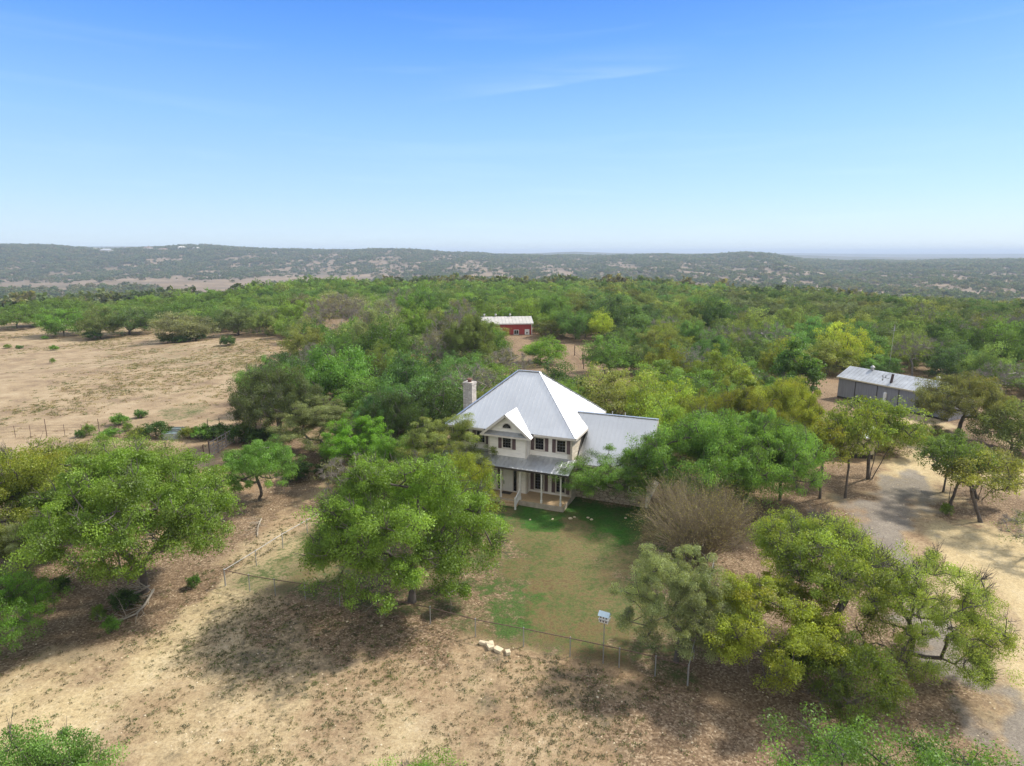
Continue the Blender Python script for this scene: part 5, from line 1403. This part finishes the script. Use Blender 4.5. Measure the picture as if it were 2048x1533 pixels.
for i, (q, x, y, w, p) in enumerate(fill):
    c, t = wood_colour(x, y, p, gf)
    h = w * gf.choice([gf.uniform(.55, .75), gf.uniform(.7, .95), gf.uniform(.9, 1.15)]) * (.82 if math.hypot(x, y) > 190 else 1)
    brown = c[0] > c[1] * .98
    if i < n_ind:
        if brown: key = 'sparse%d' % gf.integers(3)
        elif y < 78: key = ('canopy_a', 'canopy_b', 'mid0', 'mid3')[gf.integers(4)]
        else: key = ('mid0', 'mid1', 'mid2', 'mid3', 'mid4', 'mid0', 'mid3', 'sparse0')[gf.integers(8)] if gf.random() < .97 else 'juniper1'
        o = place_tree(key, x, y, w, h, c, '', cat='tree', name='live_oak' if 'juniper' not in key else 'juniper_tree', tip=t)
        auto.append((o, c, w, zone(x, y, p), p, y))
    else:
        wood_pts.append((x, y, w, h, c, gf.uniform(0, 6.28), gf.integers(4)))
        if y < 330: TREE_DISCS.append((x, y, w / 2))
gr = {}
for o, c, w, zn, p, y in auto:
    sz = 'small' if w < 7.2 else ('large' if w > 9.3 else 'medium')
    gr.setdefault((sz, colour_word(c), zn), []).append((p, y, o))
ORD = ['leftmost', 'second from the left', 'third from the left', 'fourth from the left', 'fifth from the left', 'sixth from the left', 'seventh from the left', 'eighth from the left', 'ninth from the left', 'tenth from the left', 'eleventh from the left', 'twelfth from the left', 'thirteenth from the left', 'fourteenth from the left']
for (sz, cw, zn), L in gr.items():
    L.sort(key=lambda t: t[0])
    for i, (p, y, o) in enumerate(L):
        if len(L) == 1: lab = '%s %s oak %s' % (sz, cw, zn)
        else: lab = '%s %s oak %s, %s' % (sz, cw, zn, ORD[min(i, 13)] if i < len(L) - 1 or len(L) > 13 else 'rightmost')
        o['label'] = lab; o['group'] = 'oaks of the wood behind the house'

def gn_mass(name, pts, srcs, kind_label=None):
    """one object: points carrying variant, size, turn and colour, with a geometry-node instancer"""
    P = np.array([(x, y, float(z)) for x, y, z, *_ in pts], np.float32)
    me = bpy.data.meshes.new(name); me.vertices.add(len(P)); me.vertices.foreach_set('co', P.ravel()); me.update()
    a = me.attributes.new('vid', 'INT', 'POINT'); a.data.foreach_set('value', np.array([t[7] for t in pts], np.int32))
    a = me.attributes.new('scl', 'FLOAT_VECTOR', 'POINT'); a.data.foreach_set('vector', np.array([(t[3], t[3], t[4]) for t in pts], np.float32).ravel())
    a = me.attributes.new('rot', 'FLOAT_VECTOR', 'POINT'); a.data.foreach_set('vector', np.array([(0, 0, t[6]) for t in pts], np.float32).ravel())
    a = me.attributes.new('tcol', 'FLOAT_COLOR', 'POINT'); a.data.foreach_set('color', np.array([(*t[5], 1) for t in pts], np.float32).ravel())
    o = bpy.data.objects.new(name, me); COL.objects.link(o)
    ng = bpy.data.node_groups.new(name, 'GeometryNodeTree')
    ng.interface.new_socket('Geometry', in_out='INPUT', socket_type='NodeSocketGeometry'); ng.interface.new_socket('Geometry', in_out='OUTPUT', socket_type='NodeSocketGeometry')
    N_, L_ = ng.nodes, ng.links
    gi, go = N_.new('NodeGroupInput'), N_.new('NodeGroupOutput'); J = N_.new('GeometryNodeJoinGeometry')
    def attr(nm, ty):
        q = N_.new('GeometryNodeInputNamedAttribute'); q.data_type = ty; q.inputs['Name'].default_value = nm; return q
    for k, src in enumerate(srcs):
        cmp_ = N_.new('FunctionNodeCompare'); cmp_.data_type = 'INT'; cmp_.operation = 'EQUAL'; L_.new(attr('vid', 'INT').outputs[0], cmp_.inputs[2]); cmp_.inputs[3].default_value = k
        io = N_.new('GeometryNodeInstanceOnPoints'); oi = N_.new('GeometryNodeObjectInfo'); oi.inputs['Object'].default_value = src; oi.inputs['As Instance'].default_value = True
        L_.new(gi.outputs[0], io.inputs['Points']); L_.new(cmp_.outputs[0], io.inputs['Selection']); L_.new(oi.outputs['Geometry'], io.inputs['Instance'])
        L_.new(attr('scl', 'FLOAT_VECTOR').outputs[0], io.inputs['Scale'])
        er = N_.new('FunctionNodeEulerToRotation'); L_.new(attr('rot', 'FLOAT_VECTOR').outputs[0], er.inputs[0]); L_.new(er.outputs[0], io.inputs['Rotation'])
        L_.new(io.outputs[0], J.inputs[0])
    L_.new(J.outputs[0], go.inputs[0])
    md = o.modifiers.new('scatter', 'NODES'); md.node_group = ng
    tag(o, kind_label, None, None, 'stuff')
    return o
def source(name, **kw):
    segs, (P_, N_, S_, Tn, Tp) = grow(**kw); V, F = tubes_np(segs, 3)
    me = quads_mesh(name, P_, N_, S_, .62, Tn, Tp, M['leaf_wood'], (V, F))
    return bpy.data.objects.new(name, me)               # never linked: only a source for the instancer
src_mid = [source('wood_tree', seed=400 + k, W=10, H=6.5, nclump=48, leaves=130, leaf=.36, zb=.5, low=.08, clump_r=1.1, twigs=.5) for k in range(4)]
src_far = [source('wood_tree_far', seed=420 + k, W=10, H=6.5, nclump=34, leaves=46, leaf=.72, zb=.5, low=.06, clump_r=1.12) for k in range(4)]
pts = [(x, y, tz(x, y), w / 10, h / 6.5, c, rz, int(v) + (4 if math.hypot(x, y) > 300 else 0)) for x, y, w, h, c, rz, v in wood_pts]
gn_mass('woodland', pts, src_mid + src_far)

# scrub and woods over the valley and the hills beyond
src_hill = [source('hill_tree', seed=440 + k, W=9, H=6.0, nclump=14, leaves=12, leaf=2.2, low=.05, clump_r=1.2) for k in range(4)]
gh = np.random.default_rng(5)
n0 = 330000
lr = gh.uniform(math.log(430), math.log(4300), n0); r = np.exp(lr)
keep = gh.random(n0) < np.where(r < 2600, (r / 2600) ** 1.1, 1)
a = gh.uniform(-.80, .80, n0); x, y = r * np.sin(a), r * np.cos(a)
p = px_of(x, y); z = terrain(x, y)
foot = np.interp(p, [0, 600, 900, 1300, 2048], [2050, 1950, 1500, 1300, 1150])
up = np.clip((r - foot) / (R_RIDGE - foot), 0, 1)
cover = np.interp(p, [0, 420, 640, 1000, 1500, 2048], [1.45, 1.35, .62, .60, .66, .80])
nz1 = fbm(x, y * .30, 3.4, 4) * .46 + fbm(x, y * .45, 11, 1) * .26 + fbm(x, y, 28, 2) * .16 + fbm(x, y, 70, 7) * .12
dens = np.clip(up * 1.35 + cover - 1.06 + nz1 * 1.25, 0, 1) ** 1.2
dens = np.where(r < foot, np.clip(nz1 * 1.1 - .12, 0, 1) ** 1.4 * np.interp(p, [0, 700, 1100, 2048], [.5, .6, 1, 1]), dens)
py = 766.5 - F_PX * (y * _sp + (z - CAM_H) * _cp) / (y * _cp + (CAM_H - z) * _sp)
jit = 3.0 * fbm(x, y, 40, 8)
bare = (p < 740) & (py + jit > np.interp(p, [0, 127, 250, 400, 520, 700], [566, 566, 558, 558, 555, 549])) & (py < 600)
dens = np.where(bare, .0, dens)
strip = (py + jit > np.interp(p, [0, 112, 128, 300], [583, 584, 580, 577])) & (py < 605) & (p < 300) & ((p < 108) | (p > 128))
dens = np.where(strip & (r < 1700), .95, dens)
dens = dens + np.where(bare, .004, .085)
rpx = np.interp(p, *P_EDGE)
wl_ = (p > 1330) & (r < np.interp(p, [1330, 1500, 1700, 2048, 2600], [345, 400, 420, 430, 440]))
dens = np.where(wl_, 0, dens)
ok = keep & (gh.random(n0) < dens) & (p > -250) & (p < 2300) & ((py < 640) | (p > 1900))
idx = np.nonzero(ok)[0]
print('hill trees', len(idx))
pts = []
for i in idx:
    s = gh.uniform(.45, 1.5) * (1.25 if r[i] > 2400 else 1); c0 = ((0.065, 0.092, 0.040), (0.085, 0.105, 0.05), (0.05, 0.075, 0.038), (0.11, 0.105, 0.065))[gh.integers(4)]
    pts.append((x[i], y[i], z[i] - .2, s, s * gh.uniform(.75, 1.05), c0, gh.uniform(0, 6.28), int(gh.integers(4))))
gn_mass('scrubland', pts, src_hill)

# ground, once the trees are known
build_ground()

# weeds and stones on the bare foreground
def tuft_src(seed, n=26, r=.12):
    g = np.random.default_rng(seed); d = g.normal(size=(n, 3)) * [r, r, r * .25]; d[:, 2] = abs(d[:, 2]) + .02
    N = g.normal(size=(n, 3)) * .5 + [0, 0, .6]; N /= np.linalg.norm(N, axis=1)[:, None]
    me = quads_mesh('weed_tuft', d, N, g.uniform(.05, .11, n), .55, g.random(n), np.zeros(n), M['leaf_wood'])
    return bpy.data.objects.new('weed_tuft', me)
gw = np.random.default_rng(17)
pts = []
n0 = 60000
X = gw.uniform(-36, 30, n0); Y = gw.uniform(20, 50, n0)
yd = poly_sd(X, Y, REG['yard']); dr = poly_sd(X, Y, REG['drive']); lr_ = poly_sd(X, Y, REG['litter_r'])
da = poly_sd(X, Y, REG['dark_a']); db = poly_sd(X, Y, REG['dark_b']); ll = poly_sd(X, Y, REG['litter_l'])
nn = fbm(X, Y, 55, 2) * .5 + fbm(X, Y, 16, 4) * .4
pr = np.clip(.30 + nn * .45, 0.02, 1) + np.clip(np.maximum(da, db) / 3 + .4, 0, 1) * .45
pr = pr * (yd < -.2) * (dr < -.5) * np.clip(.75 - lr_ / 2, .06, 1) * np.clip(.75 - ll / 2, .15, 1)
for i in np.nonzero(gw.random(n0) < pr * .62)[0]:
    s = gw.uniform(.3, .9); c0 = ((0.065, 0.08, 0.035), (0.085, 0.11, 0.035), (0.10, 0.085, 0.05), (0.05, 0.055, 0.035))[gw.integers(4)]
    pts.append((X[i], Y[i], tz(X[i], Y[i]), s, s, c0, gw.uniform(0, 6.28), int(gw.integers(3))))
n1 = 60000; ar = np.sqrt(gw.uniform(72 ** 2, 235 ** 2, n1)); aa = gw.uniform(-.76, -.1, n1); Xp, Yp = ar * np.sin(aa), ar * np.cos(aa)
sdp = poly_sd(Xp, Yp, REG['pasture']); q_ = np.clip(.16 + .5 * fbm(Xp, Yp, 9, 2) + .35 * fbm(Xp, Yp, 30, 3), .02, 1)
for i in np.nonzero((sdp > .5) & (gw.random(n1) < q_ * .55))[0]:
    s = gw.uniform(1.0, 2.6); c0 = ((0.10, 0.10, 0.05), (0.16, 0.12, 0.08), (0.085, 0.10, 0.045), (0.20, 0.17, 0.10))[gw.integers(4)]
    pts.append((Xp[i], Yp[i], tz(Xp[i], Yp[i]), s, s * .7, c0, gw.uniform(0, 6.28), int(gw.integers(3))))
gn_mass('weeds', pts, [tuft_src(1), tuft_src(2, 18, .09), tuft_src(3, 34, .16)])
pts = []
X = gw.uniform(-40, 40, 9000); Y = gw.uniform(20, 60, 9000)
def stone_src(seed):
    bm = bmesh.new(); bmesh.ops.create_icosphere(bm, subdivisions=1, radius=.05)
    g = random.Random(seed)
    for v in bm.verts: v.co = Vector((v.co.x * g.uniform(.8, 1.4), v.co.y * g.uniform(.7, 1.2), v.co.z * .6))
    me = bpy.data.meshes.new('pebble'); bm.to_mesh(me); bm.free(); me.materials.append(M['limestone']); return bpy.data.objects.new('pebble', me)
ok = (poly_sd(X, Y, REG['yard']) < -.2) & (gw.random(9000) < .16 + .25 * (fbm(X, Y, 30, 6) > .3))
for i in np.nonzero(ok)[0]:
    s = gw.uniform(.35, 1.2) * (1.8 if gw.random() < .05 else 1)
    pts.append((X[i], Y[i], tz(X[i], Y[i]), s, s, (.5, .5, .5), gw.uniform(0, 6.28), int(gw.integers(2))))
gn_mass('gravel', pts, [stone_src(1), stone_src(2)])

# ------------------------------------------------------------ houses on the far ridge
def villa(px_, py_, w, h, mat, roofmat, label, rz=0.0):
    r0 = None
    for r in np.arange(2000, 3400, 20):
        X = (px_ - 1024) / F_PX * (r * _cp + 0) ; X = (px_ - 1024) / F_PX * (math.sqrt(max(1, r * r)) * _cp)
        Yv = math.sqrt(max(1, r * r - X * X)); zz = tz(X, Yv); q = to_px(X, Yv, zz + h * .5)[1]
        if q <= py_: r0 = (X, Yv, zz); break
    if r0 is None: X = (px_ - 1024) / F_PX * 3150 * _cp; Yv = math.sqrt(3150 ** 2 - X * X); r0 = (X, Yv, tz(X, Yv))
    V_ = empty('ridge_house', (r0[0], r0[1], r0[2]), rz); tag(V_, label, 'house', 'houses on the far ridge')
    d = w * .6; m = MB(); m.box(-w / 2, -d / 2, -3, w / 2, d / 2, h); m.box(w * .15, -d * .7, -3, w * .42, -d / 2 + .01, h * .8); m.build('wall', M[mat], V_)
    m = MB(); o_ = 1.0
    e0, e1 = (-w / 2 - o_, -d / 2 - o_, h), (w / 2 + o_, d / 2 + o_, h); rz_ = h + d * .22
    A_, B_, C_, D_ = (e0[0], e0[1], h), (e1[0], e0[1], h), (e1[0], e1[1], h), (e0[0], e1[1], h); R0, R1 = (-w * .25, 0, rz_), (w * .25, 0, rz_)
    for q in ([A_, B_, R1, R0], [B_, C_, R1], [C_, D_, R0, R1], [D_, A_, R0]): m.poly(q)
    m.build('roof', M[roofmat], V_)
for i, v in enumerate(((45, 511, 30, 5, 'pale_wall', 'pale_wall', 'pale building at the far left end of the hazy ridge'),
    (98, 505, 26, 6, 'pale_wall', 'tile_roof', 'brown roofed house in the left cluster on the ridge'), (122, 503, 30, 7, 'pale_wall', 'pale_wall', 'pale house in the middle of the left ridge cluster'),
    (151, 501.5, 46, 7, 'white', 'white', 'brightest white building of the left ridge cluster'), (130, 497, 22, 6, 'pale_wall', 'tile_roof', 'house on the skyline above the left cluster'),
    (324, 495, 30, 7, 'white', 'pale_wall', 'white building left of the ridge village'), (340, 504, 44, 8, 'pale_wall', 'shed_roof', 'grey roofed house at the lower left of the ridge village'),
    (368, 498, 30, 8, 'pale_wall', 'tile_roof', 'brown roofed house in the upper middle of the ridge village'), (392, 499, 34, 8, 'pale_wall', 'tile_roof', 'brown roofed house at the centre of the ridge village'),
    (412, 502, 34, 8, 'pale_wall', 'tile_roof', 'brown roofed house at the lower right of the ridge village'), (438, 497, 30, 8, 'white', 'pale_wall', 'pale house at the right end of the ridge village'), (458, 499, 24, 7, 'white', 'pale_wall', 'small pale house beyond the right end of the ridge village'))):
    villa(*v, rz=(-.3, .2, .5, 0)[i % 4])

# ------------------------------------------------------------ haze over the whole country
hm = bpy.data.materials.new('haze_air'); hm.use_nodes = True
hn, hl = hm.node_tree.nodes, hm.node_tree.links; hn.clear()
ho = hn.new('ShaderNodeOutputMaterial'); hv = hn.new('ShaderNodeVolumePrincipled')
hv.inputs['Color'].default_value = (0.70, 0.83, 1.0, 1); hv.inputs['Density'].default_value = 0.00015; hv.inputs['Anisotropy'].default_value = 0.0
hl.new(hv.outputs[0], ho.inputs['Volume'])
m = MB(); m.box(-26500, -26500, -60, 26500, 26500, 75)
o = m.build('haze', hm); tag(o, kind='stuff')
print('trees', len([o for o in COL.objects if o.type == 'EMPTY' and ('oak' in o.name or 'elm' in o.name)]), 'wood', len(wood_pts))
